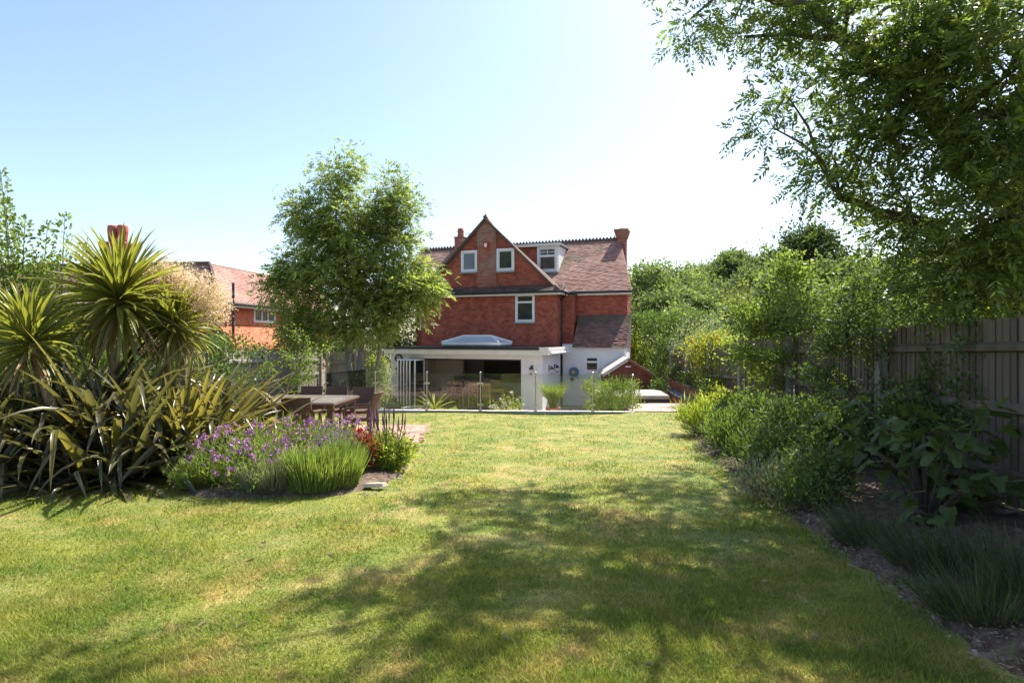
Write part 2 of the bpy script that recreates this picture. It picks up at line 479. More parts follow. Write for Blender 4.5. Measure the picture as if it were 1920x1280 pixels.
flat_poly('flower_bed_soil', BED, MT['soil'], .02, mound=.07)
flat_poly('left_bed_soil', LEFTBED, MT['soil'], .02, mound=.05)

def border_soil():
    V = []; F = []; ys = np.linspace(-1, 15.6, 120); K = 14
    for i, y in enumerate(ys):
        xl = border_x(y) + RNG.normal(0, .018); xr = fence_x(y) + .1
        for k in range(K):
            f = k / (K - 1); x = xl + (xr - xl) * f
            h = -.06 if k == 0 else .02 + .12 * min(1, f * 2) + RNG.normal(0, .022)
            V.append((x, y, lawn_z(np.float64(x), np.float64(y)) + h))
    for i in range(len(ys) - 1):
        for k in range(K - 1): a = i * K + k; F.append((a, a + 1, a + K + 1, a + K))
    tag(link('border_soil', raw_mesh('border_soil', V, F, True), MT['soil']), kind='structure')
border_soil()

# paved patio on the left: clay pavers, too thin in the view to pick apart
def pavers():
    base = flat_poly('paved_patio', PAVED, MT['mortar'], .006)
    quads = []
    ang = math.radians(8); ca, sa = math.cos(ang), math.sin(ang)
    for i in range(-60, 60):
        for j in range(-80, 80):
            u = i * .205 + (.1 if j % 2 else 0); v = j * .103
            cx = -4.2 + u * ca - v * sa; cy = 11.5 + u * sa + v * ca
            if not inside(cx, cy, PAVED): continue
            h = .018 + random.uniform(-.003, .003); q = []
            for du, dv in ((-.098, -.047), (.098, -.047), (.098, .047), (-.098, .047)):
                x = cx + du * ca - dv * sa; y = cy + du * sa + dv * ca
                q.append((x, y, float(lawn_z(np.float64(x), np.float64(y))) + h))
            quads.append(q)
    link('pavers', poly_mesh('pavers', quads, 4), MT['paver'], base)['kind'] = 'stuff'
pavers()

# stone coping along the end of the lawn, slab by slab, with the wall that holds the lawn up
BA = Vector((-5.45, 17.05, 0)); BB = Vector((3.52, 16.55, 0)); BD = (BB - BA).normalized(); BANG = math.atan2(BD.y, BD.x)
def coping():
    w = MB(); w.box(-12, 8.9, 16.76, 16.95, -1.4, -.55); w.build('lawn_retaining_wall', MT['render'])['kind'] = 'structure'
    root = MB().box(0, 8.9, -.04, .2, -.62, -.545).build('lawn_coping', MT['mortar'], loc=BA + Vector((0, 0, 0)), rot=(0, 0, BANG)); root['kind'] = 'structure'
    me = None
    for i in range(15):
        o = MB().box(0, .585, -.06, .24, -.545, -.49).build('coping_slab', MT['coping'], root, loc=(i * .595, 0, random.uniform(-.003, .003)), bevel=.008)
    s = MB().box(3.35, 7.0, 16.85, 18.7, -1.3, -.53).build('slab_landing', MT['mortar']); s['kind'] = 'structure'
    for i in range(4):
        for j in range(2):
            x = 3.4 + i * .9; y = 16.72 + j * .97
            MB().box(x, x + .885, y, y + .955, -.53, -.478 - .004 * ((i + j) % 2)).build('slab', MT['slab'], s, bevel=.006)
coping()

def terrace():
    o = MB().box(-4.2, 5.9, 16.96, 40, -1.39, -1.26).build('lower_terrace', MT['mortar']); o['kind'] = 'structure'
    quads = []
    for i in range(26):
        for j in range(22):
            x = -4.1 + i * .4; y = 17 + j * .6 + (.3 if i % 2 else 0)
            h = -1.245 + random.uniform(-.003, .003)
            quads.append([(x, y, h), (x + .39, y, h), (x + .39, y + .59, h), (x, y + .59, h)])
    link('paving', poly_mesh('paving', quads, 4), MT['terrace'], o)['kind'] = 'stuff'
    # planted bank left of the terrace
    V = grid_mesh('bank', -12, -4.1, 16.96, 40, 30, 60, lambda x, y: -.62 - .03 * (y - 17) + .10 * np.sin(x * 2 + y) - .45 * np.clip((x + 5) / .9, 0, 1))
    tag(link('planted_bank', V, MT['earth']), kind='structure')
terrace()

def hill():
    def z(x, y):
        t = np.clip((x - 8) / 60, 0, 1); s = np.clip((y - 26) / 60, 0, 1)
        return -1.38 + 14 * t * s + 3.5 * s * np.clip((x - 2) / 20, 0, 1)
    tag(link('hillside', grid_mesh('hillside', 2, 160, 26, 200, 50, 50, z), MT['earth']), kind='structure')
    return z
hill_z = hill()

# ------------------------------------------------------------------ house building blocks
def tile_field(name, parent, m, org, u, v, n, poly, tw, th, t=.02, holes=(), gap=.002, brick=False, jit=.25):
    """courses of overlapping tiles (or bricks) filling an outline"""
    org = np.array(org, float); u = np.array(u, float); v = np.array(v, float); n = np.array(n, float)
    P = np.array(poly, float); V = []; F = []
    v0, v1 = P[:, 1].min(), P[:, 1].max(); row = 0; vv = v0
    while vv < v1 - .01:
        vt = min(vv + th, v1); vm = (vv + vt) / 2; xs = []
        for i in range(len(P)):
            a, b = P[i], P[(i + 1) % len(P)]
            if (a[1] > vm) != (b[1] > vm): xs.append(a[0] + (b[0] - a[0]) * (vm - a[1]) / (b[1] - a[1]))
        xs.sort(); iv = [(xs[i], xs[i + 1]) for i in range(0, len(xs) - 1, 2)]
        for (h0, h1, g0, g1) in holes:
            if g0 < vm < g1:
                nv = []
                for a, b in iv:
                    if h1 <= a or h0 >= b: nv.append((a, b)); continue
                    if a < h0: nv.append((a, h0))
                    if b > h1: nv.append((h1, b))
                iv = nv
        for a, b in iv:
            k = math.floor((a - (tw / 2 if row % 2 else 0)) / tw)
            x = k * tw + (tw / 2 if row % 2 else 0)
            while x < b:
                c, d = max(x, a) + gap, min(x + tw, b) - gap
                x += tw
                if d - c < .01: continue
                tt = t * (1 + random.uniform(-jit, jit))
                if brick:
                    lo, hi, tb, tp = vv + gap, vt - gap, tt, tt
                else:
                    lo, hi, tb, tp = vv - th * .12 + random.uniform(-.03, .03) * th, vt, tt, t * .35
                o = len(V)
                for (uu, w, k_) in ((c, lo, tb), (d, lo, tb), (d, hi, tp), (c, hi, tp), (c, lo, 0), (d, lo, 0), (d, hi, 0), (c, hi, 0)):
                    V.append(org + u * uu + v * w + n * k_)
                F += [(o, o + 1, o + 2, o + 3), (o + 1, o, o + 4, o + 5), (o + 3, o, o + 4, o + 7)[::-1], (o + 1, o + 2, o + 6, o + 5)[::-1], (o + 2, o + 3, o + 7, o + 6)[::-1]]
        vv = vt; row += 1
    ob = link(name, raw_mesh(name, V, F), m, parent); ob['kind'] = 'stuff'
    return ob

def window(parent, x0, x1, z0, z1, y, split=None, bars=False, fw=.07, name='window', sill=True, face='y', transom=None):
    """white frame with panes, standing a little proud of the wall at local y (face 'y') or local x (face 'x')"""
    def bx(mb, a0, a1, d0, d1, c0, c1):
        return mb.box(a0, a1, y + d0, y + d1, c0, c1) if face == 'y' else mb.box(y - d1, y - d0, a0, a1, c0, c1)
    f = MB()
    bx(f, x0, x0 + fw, -.05, .06, z0, z1); bx(f, x1 - fw, x1, -.05, .06, z0, z1)
    bx(f, x0 + fw, x1 - fw, -.048, .06, z1 - fw, z1); bx(f, x0 + fw, x1 - fw, -.048, .06, z0, z0 + fw)
    cols = [x0 + fw] + ([x0 + (x1 - x0) * s for s in split] if split else []) + [x1 - fw]
    rows = [z0 + fw] + ([z0 + (z1 - z0) * transom] if transom else []) + [z1 - fw]
    for c in cols[1:-1]: bx(f, c - fw * .45, c + fw * .45, -.046, .058, z0 + fw, z1 - fw)
    for r in rows[1:-1]: bx(f, x0 + fw, x1 - fw, -.044, .056, r - fw * .45, r + fw * .45)
    fo = f.build(name, MT['white'], parent)
    for i in range(len(cols) - 1):
        for j in range(len(rows) - 1):
            a0, a1, c0, c1 = cols[i], cols[i + 1], rows[j], rows[j + 1]
            s = MB(); w = .03
            a0 += .01; a1 -= .01; c0 += .01; c1 -= .01
            bx(s, a0, a0 + w, -.035, .03, c0, c1); bx(s, a1 - w, a1, -.035, .03, c0, c1)
            bx(s, a0 + w, a1 - w, -.033, .03, c1 - w, c1); bx(s, a0 + w, a1 - w, -.033, .03, c0, c0 + w)
            if bars and (j == len(rows) - 2):
                bx(s, (a0 + a1) / 2 - .012, (a0 + a1) / 2 + .012, -.03, .02, c0 + w, c1 - w)
                bx(s, a0 + w, a1 - w, -.028, .02, (c0 + c1) / 2 - .012, (c0 + c1) / 2 + .012)
            s.build('sash', MT['white'], fo)
            bx(MB(), a0 + w, a1 - w, -.012, .0, c0 + w, c1 - w).build('pane', MT['pane'], fo)
    if sill:
        bx(MB(), x0 - .04, x1 + .04, -.13, .05, z0 - .07, z0 - .004).build('sill', MT['lead'], fo)
    return fo

HO = Vector((1.14, 22.0, 0)); HA = math.radians(20); E1 = Vector((math.cos(HA), -math.sin(HA), 0)); E2 = Vector((math.sin(HA), math.cos(HA), 0))
def a_at(px, b):
    k = (px - 960) / FOCAL
    # HO.x + b*sin + a*cos = k*(HO.y + b*cos - a*sin)
    return (k * (HO.y + b * E2.y) - HO.x - b * E2.x) / (E1.x + k * math.sin(HA))
def z_at(py, a, b):
    return CAM_Z - (py - HORIZON) * (HO.y + b * E2.y - a * math.sin(HA)) / FOCAL
X, Yv, Z = (1, 0, 0), (0, 1, 0), (0, 0, 1)
FLOOR = -1.25

def build_house():
    H = thing('house', 'large red tile-hung house with steep front gable and brown tiled roof', 'house', HO, -HA)
    B = 2.7
    L, R = a_at(790, B), a_at(1044, B); EV = 3.56
    # --- gable wing: upper storey wall hung with clay tiles
    MB().box(L, R, B, 9.0, 1.0, EV + .2).build('wall', MT['brickwall'], H)
    w0, w1 = a_at(967, B), a_at(1003, B); wz0, wz1 = z_at(604, w0, B), z_at(551, w0, B)
    tile_field('wall_tiles', H, MT['tilehang'], (0, B, 0), X, Z, (0, -1, 0), [(L, 1.28), (R, 1.28), (R, EV), (L, EV)], .165, .1, .03, holes=[(w0, w1, wz0 - .07, wz1)])
    tile_field('side_wall_tiles', H, MT['tilehang'], (R, 0, 0), Yv, Z, X, [(B, 1.2), (6, 1.2), (6, EV), (B, EV)], .165, .1, .03)
    window(H, w0, w1, wz0, wz1, B - .02, transom=.7)
    # pent roof strip at the foot of the gable
    GB = 2.95
    sl = math.hypot(GB - 2.38, .30)
    MB().prism([(2.38, EV - .02), (GB, EV + .26), (GB, EV + .1), (2.42, EV - .06)], 'x', L - .3, R + .3).build('pent_roof', MT['mossroof'], H)
    tile_field('pent_roof_tiles', H, MT['mossroof'], (0, 2.36, EV + .0), X, (0, (GB - 2.38) / sl, .28 / sl), (0, -.28 / sl, (GB - 2.38) / sl), [(L - .32, 0), (R + .32, 0), (R + .2, sl), (L - .2, sl)], .165, .11, .025)
    # hipped return of the pent roof along the right side
    MB().prism([(R + .32, EV - .02), (R - .02, EV + .26), (R - .02, EV - .06)], 'y', 2.4, 4.0).build('pent_roof_return', MT['mossroof'], H)
    MB().box(L - .3, R + .3, 2.37, 2.41, EV - .17, EV - .062).build('fascia', MT['fascia'], H)
    MB().box(R + .262, R + .3, 2.42, 4.0, EV - .17, EV - .065).build('side_fascia', MT['fascia'], H)
    MB().box(L - .28, R + .28, 2.42, B - .035, EV - .16, EV - .13).build('soffit', MT['fascia'], H)
    MB().tube([(L - .3, 2.32, EV - .05), (R + .3, 2.32, EV - .05)], .05, 8).build('gutter', MT['black'], H)
    MB().tube([(R + .34, 2.35, EV - .05), (R + .34, 4.0, EV - .06)], .05, 8).build('side_gutter', MT['black'], H)
    # --- gable triangle
    AP = a_at(912, GB); AZ = z_at(412, AP, GB); G0 = EV + .22
    gl, gr = AP - 3.25, AP + 3.25
    K = .92
    gl = max(gl, L + .02)
    gr = AP + (AP - gl)
    MB().prism([(gl, G0), (gr, G0), (AP, AZ)], 'y', GB, GB + .3).build('gable_wall', MT['brickwall'], H)
    p0, p1 = a_at(896, GB), a_at(931, GB)
    wl = (a_at(865.5, GB), a_at(896, GB)); wr = (a_at(932, GB), a_at(965, GB))
    zl = (z_at(511, wl[0], GB), z_at(471, wl[0], GB)); zr = (z_at(509, wr[0], GB), z_at(467, wr[0], GB))
    slope = (AZ - G0) / (AP - gl)
    hole = [(wl[0], wl[1], zl[0] - .07, zl[1]), (wr[0], wr[1], zr[0] - .07, zr[1]), (p0, p1, 0, 9)]
    tile_field('gable_tiles', H, MT['tilehang'], (0, GB, 0), X, Z, (0, -1, 0), [(gl, G0), (gr, G0), (AP, AZ)], .165, .1, .03, holes=hole)
    window(H, wl[0], wl[1], zl[0], zl[1], GB - .02, fw=.09)
    window(H, wr[0], wr[1], zr[0], zr[1], GB - .02, fw=.09)
    # brick pier up the middle of the gable with a pointed cap
    pz = G0 + slope * (p0 - gl) - .02
    pier_poly = [(p0, G0 - .05), (p1, G0 - .05), (p1, pz), (AP + .12, AZ + .02), (AP, AZ + .26), (AP - .12, AZ + .02), (p0, pz)]
    MB().prism(pier_poly, 'y', GB - .09, GB + .02).build('brick_pier', MT['mortar'], H)
    tile_field('pier_bricks', H, MT['pierbrick'], (0, GB - .09, 0), X, Z, (0, -1, 0), pier_poly, .22, .074, .012, gap=.004, brick=True)
    al = a_at(912, GB - .1); zz = z_at(460, al, GB - .1)
    ab = MB().prism([(al - .12, zz + .13), (al + .12, zz + .13), (al + .10, zz - .13), (al - .10, zz - .13)], 'y', GB - .2, GB - .103).build('alarm_box', MT['red'], H, bevel=.01)
    MB().prism([(al - .06, zz + .08), (al + .06, zz + .08), (al + .06, zz - .07), (al, zz - .1), (al - .06, zz - .07)], 'y', GB - .207, GB - .201).build('label_plate', MT['white'], ab)
    # gable roof planes behind the verge, the ridge dropping back towards the main roof
    for sgn, edge in ((-1, gl), (1, gr)):
        x_e = AP + sgn * (abs(edge - AP) + .16); z_e = G0 - .16 * slope
        V = [(AP, 2.78, AZ + .06), (x_e, 2.78, z_e + .06), (x_e, 4.1, z_e + .06), (AP, 5.3, 5.95)]
        V2 = [(a, b, c - .1) for a, b, c in V]
        MB().add(V + V2, [(0, 1, 2, 3), (7, 6, 5, 4), (0, 4, 5, 1), (1, 5, 6, 2), (2, 6, 7, 3), (3, 7, 4, 0)]).build('gable_roof', MT['mossroof'], H)
        MB().tube([(AP, 2.78, AZ + .02), (x_e, 2.78, z_e + .02)], .055, 6).build('verge', MT['ridge'], H)
    MB().tube([(AP, 2.74, AZ + .1), (AP, 5.3, 6.0)], .08, 8).build('gable_ridge', MT['ridge'], H)
    # --- main body
    WB = 4.0; ER = 3.70; RB = 7.0; RZ = 6.25
    MB().box(a_at(1080, WB), a_at(1175, WB), WB, 4.9, FLOOR, ER).build('wing_wall', MT['brickwall'], H)
    MB().box(-8.2, 1.45, 5.0, 10, FLOOR, ER).build('rear_wall', MT['brickwall'], H)
    wa, wb = a_at(1080, WB), a_at(1175, WB)
    lean_top = z_at(590, 1.3, WB)
    tile_field('wing_tiles', H, MT['tilehang'], (0, WB, 0), X, Z, (0, -1, 0), [(wa, lean_top), (wb, lean_top), (wb, ER), (wa, ER)], .165, .1, .03)
    tile_field('wing_side_tiles', H, MT['tilehang'], (wb, 0, 0), Yv, Z, X, [(WB, .9), (4.9, .9), (4.9, ER), (WB, ER)], .165, .1, .03)
    # main roof: front slope, back slope and hipped right end
    e0, e1, r0, r1 = -8.7, 2.78, -9.0, 1.75; EB = 3.72; EZ = ER - .12
    sl = math.hypot(RB - EB, RZ - EZ); vv = ((RB - EB) / sl, (RZ - EZ) / sl)
    mb = MB()
    mb.add([(e0, EB, EZ), (e1, EB, EZ), (r1, RB, RZ), (r0, RB, RZ), (e0, 2 * RB - EB, EZ), (1.5, 2 * RB - EB, EZ)],
           [(0, 1, 2, 3), (3, 2, 5, 4), (1, 5, 2), (0, 3, 4), (0, 4, 5, 1)])
    mb.build('main_roof', MT['rooftile'], H)
    tile_field('main_roof_tiles', H, MT['rooftile'], (0, EB, EZ), X, (0, vv[0], vv[1]), (0, -vv[1], vv[0]), [(e0, 0), (e1, 0), (r1, sl), (r0, sl)], .165, .105, .03)
    MB().box(wa - .1, e1 - .03, EB + .02, EB + .06, EZ - .16, EZ - .012).build('wing_fascia', MT['fascia'], H)
    MB().box(wa - .1, e1 - .05, EB + .07, WB - .035, EZ - .15, EZ - .12).build('wing_soffit', MT['fascia'], H)
    MB().tube([(wa - .45, EB - .04, EZ - .03), (e1, EB - .04, EZ - .03)], .055, 8).build('wing_gutter', MT['black'], H)
    rm = MB()
    rm.box(r0, r1, RB - .07, RB + .07, RZ - .05, RZ + .09)
    x = r0
    while x < r1 - .1:
        rm.prism([(x, RZ + .09), (x + .16, RZ + .09), (x + .08, RZ + .21)], 'y', RB - .025, RB + .025); x += .17
    rm.build('crested_ridge', MT['ridge'], H)
    # --- block set back between gable wing and right wing
    ba, bb, b0 = R - .05, wa + .02, 3.45
    MB().box(ba, bb, b0, 5.0, FLOOR, 3.42).build('stair_block', MT['render'], H)
    tile_field('stair_block_tiles', H, MT['tilehang'], (0, b0, 0), X, Z, (0, -1, 0), [(ba, 1.35), (bb, 1.35), (bb, 3.4), (ba, 3.4)], .165, .1, .03)
    tile_field('stair_block_side_tiles', H, MT['tilehang'], (bb, 0, 0), Yv, Z, X, [(b0, 1.35), (WB - .03, 1.35), (WB - .03, 3.4), (b0, 3.4)], .165, .1, .03)
    MB().box(ba - .1, bb + .1, b0 - .12, 4.0, 3.42, 3.52).build('stair_block_roof', MT['black'], H)
    pm = MB().tube([(a_at(1051.5, 3.25), 3.25, FLOOR), (a_at(1051.5, 3.25), 3.25, 3.2), (R + .34, 2.9, EV - .1)], .055, 8)
    pm.build('downpipe', MT['black'], H)
    # --- lean-to with tiled roof and white wall on the right
    LB = 2.95; la, lb = a_at(1075, LB), a_at(1174, LB); lz = z_at(651, 1.2, LB - .15)
    MB().box(a_at(1057, 3.1), lb, LB, WB, FLOOR, lz + .12).build('lean_to_wall', MT['render'], H)
    sl2 = math.hypot(WB - LB + .2, lean_top - lz); v2 = ((WB - LB + .2) / sl2, (lean_top - lz) / sl2)
    MB().prism([(LB - .2, lz), (WB - .04, lean_top), (WB - .04, lz)], 'x', la, lb + .05).build('lean_to_roof', MT['mossroof'], H)
    tile_field('lean_to_tiles', H, MT['leantile'], (0, LB - .2, lz), X, (0, v2[0], v2[1]), (0, -v2[1], v2[0]), [(la, 0), (lb + .08, 0), (lb - .02, sl2), (la, sl2)], .165, .1, .028)
    q0, q1 = a_at(1096, LB), a_at(1125, LB)
    window(H, q0, q1, z_at(698, q0, LB), z_at(666, q0, LB), LB - .02, transom=.62, sill=False)
    MB().tube([(lb - .05, LB - .06, lz - .05), (lb - .05, LB - .06, lz - .35), (lb - .35, LB - .06, lz - .7)], .045, 8).build('waste_pipe', MT['white'], H)
    # --- flat-roofed dormer to the right of the gable
    DB = 5.0; d0, d1 = a_at(958, DB), a_at(1046, DB); dz0, dz1 = z_at(534, d1, DB), z_at(459, d1, DB)
    MB().box(d0, d1, DB, 7.0, 3.9, dz1 - .02).build('dormer', MT['brickwall'], H)
    k0 = a_at(1008, DB); kz0 = z_at(511, k0, DB)
    tile_field('dormer_tiles', H, MT['tilehang'], (0, DB, 0), X, Z, (0, -1, 0), [(d0, 3.9), (d1, 3.9), (d1, dz1 - .05), (d0, dz1 - .05)], .165, .1, .03, holes=[(k0, d1, kz0 - .06, 9)])
    window(H, k0, d1 + .01, kz0, dz1 - .04, DB - .03, fw=.11, transom=.62, bars=True)
    MB().box(d1, d1 + .03, DB + .035, 6.4, kz0, dz1 - .03).build('dormer_cheek', MT['white'], H)
    MB().box(d0 - .1, d1 + .14, DB - .16, 7.2, dz1, dz1 + .09).build('dormer_roof', MT['lead'], H)
    MB().box(d0 - .1, d1 + .14, DB - .178, DB - .162, dz1 - .05, dz1 + .07).build('dormer_fascia', MT['fascia'], H)
    # --- chimneys
    def chimney(px0, px1, ptop, b, cap, pots, zb):
        a0, a1 = a_at(px0, b), a_at(px1, b); zt = z_at(ptop, a0, b); dd = a1 - a0
        c = MB(); c.box(a0, a1, b, b + dd * 1.1, zb, zt - cap); o = c.build('chimney', MT['mortar'], H)
        tile_field('chimney_bricks', o, MT['pierbrick'], (0, b, 0), X, Z, (0, -1, 0), [(a0, zb), (a1, zb), (a1, zt - cap), (a0, zt - cap)], .22, .074, .012, gap=.004, brick=True)
        tile_field('chimney_side_bricks', o, MT['pierbrick'], (a1, 0, 0), Yv, Z, X, [(b, zb), (b + dd * 1.1, zb), (b + dd * 1.1, zt - cap), (b, zt - cap)], .22, .074, .012, gap=.004, brick=True)
        n = 4
        for i in range(n):
            e = .025 + .13 * (i + 1) / n * min(1, cap * 2)
            MB().box(a0 - e, a1 + e, b - e, b + dd * 1.1 + e, zt - cap + cap * i / n, zt - cap + cap * (i + 1) / n - .003).build('corbel_course', MT['pierbrick'], o)
        for (fx, r, h) in pots:
            cx = a0 + dd * fx
            MB().lathe([(r * 1.05, zt - .02), (r, zt + h * .2), (r * .92, zt + h * .55), (r * 1.12, zt + h * .62), (r * .9, zt + h * .75), (r * 1.0, zt + h * .95), (r * .7, zt + h)], cx, b + dd * .5, 12).build('chimney_pot', MT['pot'], o, smooth=True)
        return o
    chimney(852, 868, 444, 6.7, .06, [(.5, .17, .46)], 5.4)
    c2 = chimney(1157, 1173, 430, 6.75, .42, [(.45, .12, .06)], 4.9)
    # aerials
    ca = a_at(868, 6.9); cz = z_at(440, ca, 6.9)
    m = MB(); m.tube([(ca, 6.9, cz - .7), (ca, 6.9, cz + .05)], .012, 5)
    m.tube([(ca - .1, 6.9, cz), (ca + .45, 6.9, cz + .04)], .01, 5)
    for i in range(5): m.tube([(ca + i * .1, 6.7, cz + .01 * i), (ca + i * .1, 7.1, cz + .01 * i)], .007, 4)
    for i in range(4): m.tube([(ca + .12, 6.9, cz - .2), (ca + .3 + .05 * i, 6.85, cz - .3 + .07 * i)], .007, 4)
    m.build('aerial', MT['lead'], H)
    ca = a_at(1150, 6.9); cz = z_at(436, ca, 6.9)
    m = MB(); m.tube([(ca + .3, 6.9, cz - .35), (ca - .1, 6.9, cz - .05), (ca + .3, 6.9, cz + .1)], .01, 5); m.build('aerial', MT['lead'], H)
    # window of the far left side wall, seen on edge
    lx = a_at(792, 2.95)
    bw = MB(); bw.box(L - .16, L - .002, 2.85, 3.9, 1.95, 2.95); bw.build('bay_window', MT['white'], H)
    return H
build_house()

def build_extension():
    X0 = thing('house_extension', 'white rendered single-storey extension with flat roof and wide folding doors', 'extension', HO, -HA)
    A0 = a_at(733, 0); o0, o1 = a_at(767, 0), a_at(977, 0); top = 1.12; oz = z_at(672.5, (o0 + o1) / 2, 0); D = 2.69
    w = MB()
    w.box(A0, o0, 0, .3, FLOOR, top); w.box(o1, 0, 0, .3, FLOOR, top); w.box(o0, o1, .002, .3, oz, top)
    w.box(A0, A0 + .3, .3, D, FLOOR, top); w.box(-.3, 0, .3, 1.0, FLOOR, top); w.box(-.3, -.04, 1.0, D, FLOOR, top)
    w.build('wall', MT['render'], X0)
    r = MB().box(A0 - .32, .32, -.3215, D - .035, top, top + .09).build('roof', MT['felt'], X0)
    MB().box(A0 - .34, -.02, -.35, -.322, top + .035, top + .125).build('roof_edge', MT['black'], r)
    MB().box(-.018, .34, -.35, -.322, top - .02, top + .12).build('roof_corner_trim', MT['fascia'], r)
    MB().box(A0 - .3, .3, -.318, -.28, top - .17, top - .002).build('fascia', MT['fascia'], X0)
    MB().box(A0 - .28, .28, -.278, -.004, top - .1, top - .07).build('soffit', MT['fascia'], X0)
    MB().box(.29, .32, -.31, D - .2, top - .16, top - .01).build('side_fascia', MT['fascia'], X0)
    MB().box(.32, .345, -.322, D - .05, top - .0, top + .12).build('side_roof_edge', MT['fascia'], r)
    MB().tube([(.36, -.1, top - .1), (.36, D - .1, top - .1)], .05, 8).build('side_gutter', MT['white'], X0)
    # interior: floor, side walls, back wall with openings, ceiling
    MB().box(A0 + .3, -.3, -.02, 4.9, FLOOR - .02, FLOOR + .02).build('floor', MT['floorwood'], X0)
    MB().box(A0 + .3, -.3, 4.9, 4.98, FLOOR, top).build('inner_back_wall', MT['greywall'], X0)
    MB().box(A0 + .3, -.3, D + .01, 4.9, .97, .99).build('inner_ceiling', MT['cream'], X0)
    MB().box(A0 + .3, A0 + 1.7, 3.4, 3.55, FLOOR + .02, .97).build('inner_partition', MT['cream'], X0)
    MB().box(-.42, -.3, D + .01, 4.9, FLOOR + .02, .965).build('inner_side_wall', MT['greywall'], X0)
    MB().box(A0 + .2, A0 + .3, D + .01, 4.9, FLOOR + .02, .965).build('inner_side_wall', MT['cream'], X0)
    MB().box(-4.2, -1.7, 4.4, 4.88, FLOOR + .02, .7).build('inner_cabinet', MT['darkpaint'], X0)
    MB().box(-4.9, -1.2, 3.3, 3.8, FLOOR + .02, -.4).build('inner_worktop', MT['cloth'], X0)
    # folding door leaves stacked open at the left, standing out from the wall
    xs = [a_at(755, -.4) + i * .135 for i in range(6)]
    xs[-1] += .09
    for i, x in enumerate(xs):
        d = MB(); y0, y1 = -.80, -.02; z0, z1 = FLOOR + .02, oz - .02; t = .022; f = .05
        d.box(x - t, x + t, y0, y0 + f, z0, z1); d.box(x - t, x + t, y1 - f, y1, z0, z1)
        d.box(x - t + .001, x + t - .001, y0 + f, y1 - f, z1 - f, z1); d.box(x - t + .001, x + t - .001, y0 + f, y1 - f, z0, z0 + f)
        o = d.build('door_leaf', MT['white'], X0)
        MB().box(x - .004, x + .004, y0 + f, y1 - f, z0 + f, z1 - f).build('door_glass', MT['dglass'], o)
    MB().box(o0 - .02, o1 + .02, .08, .16, oz - .06, oz - .002).build('door_track', MT['black'], X0)
    # roof lantern
    g0, g1 = a_at(829, .6), a_at(957, 1.9); b0, b1 = .55, 2.1; zb = top + .1; zk = zb + .17; zt = zk + .26
    MB().box(g0 + .05, g1 - .05, b0 + .05, b1 - .05, zb - .01, zk - .08).build('lantern_kerb', MT['slate'], X0)
    ln = MB().box(g0, g1, b0, b1, zk - .08, zk + .02).build('roof_lantern', MT['white'], X0)
    h0, h1 = g0 + .62, g1 - .62; bm = (b0 + b1) / 2
    e = .02
    gl = MB(); gl.add([(g0 + e, b0 + e, zk + .02), (g1 - e, b0 + e, zk + .02), (g1 - e, b1 - e, zk + .02), (g0 + e, b1 - e, zk + .02), (h0, bm, zt), (h1, bm, zt)],
           [(0, 1, 5, 4), (1, 2, 5), (2, 3, 4, 5), (3, 0, 4)])
    gl.build('lantern_glazing', MT['lglass'], ln)
    br = MB()
    for p, q in (((g0, b0), h0), ((g1, b0), h1), ((g1, b1), h1), ((g0, b1), h0)):
        br.tube([(p[0], p[1], zk + .03), (q, bm, zt + .02)], .04, 6)
    br.tube([(h0, bm, zt + .02), (h1, bm, zt + .02)], .05, 6)
    br.build('lantern_bars', MT['white'], ln)
    return X0
build_extension()

def house_pt(a, b, z): return HO + E1 * a + E2 * b + Vector((0, 0, z))

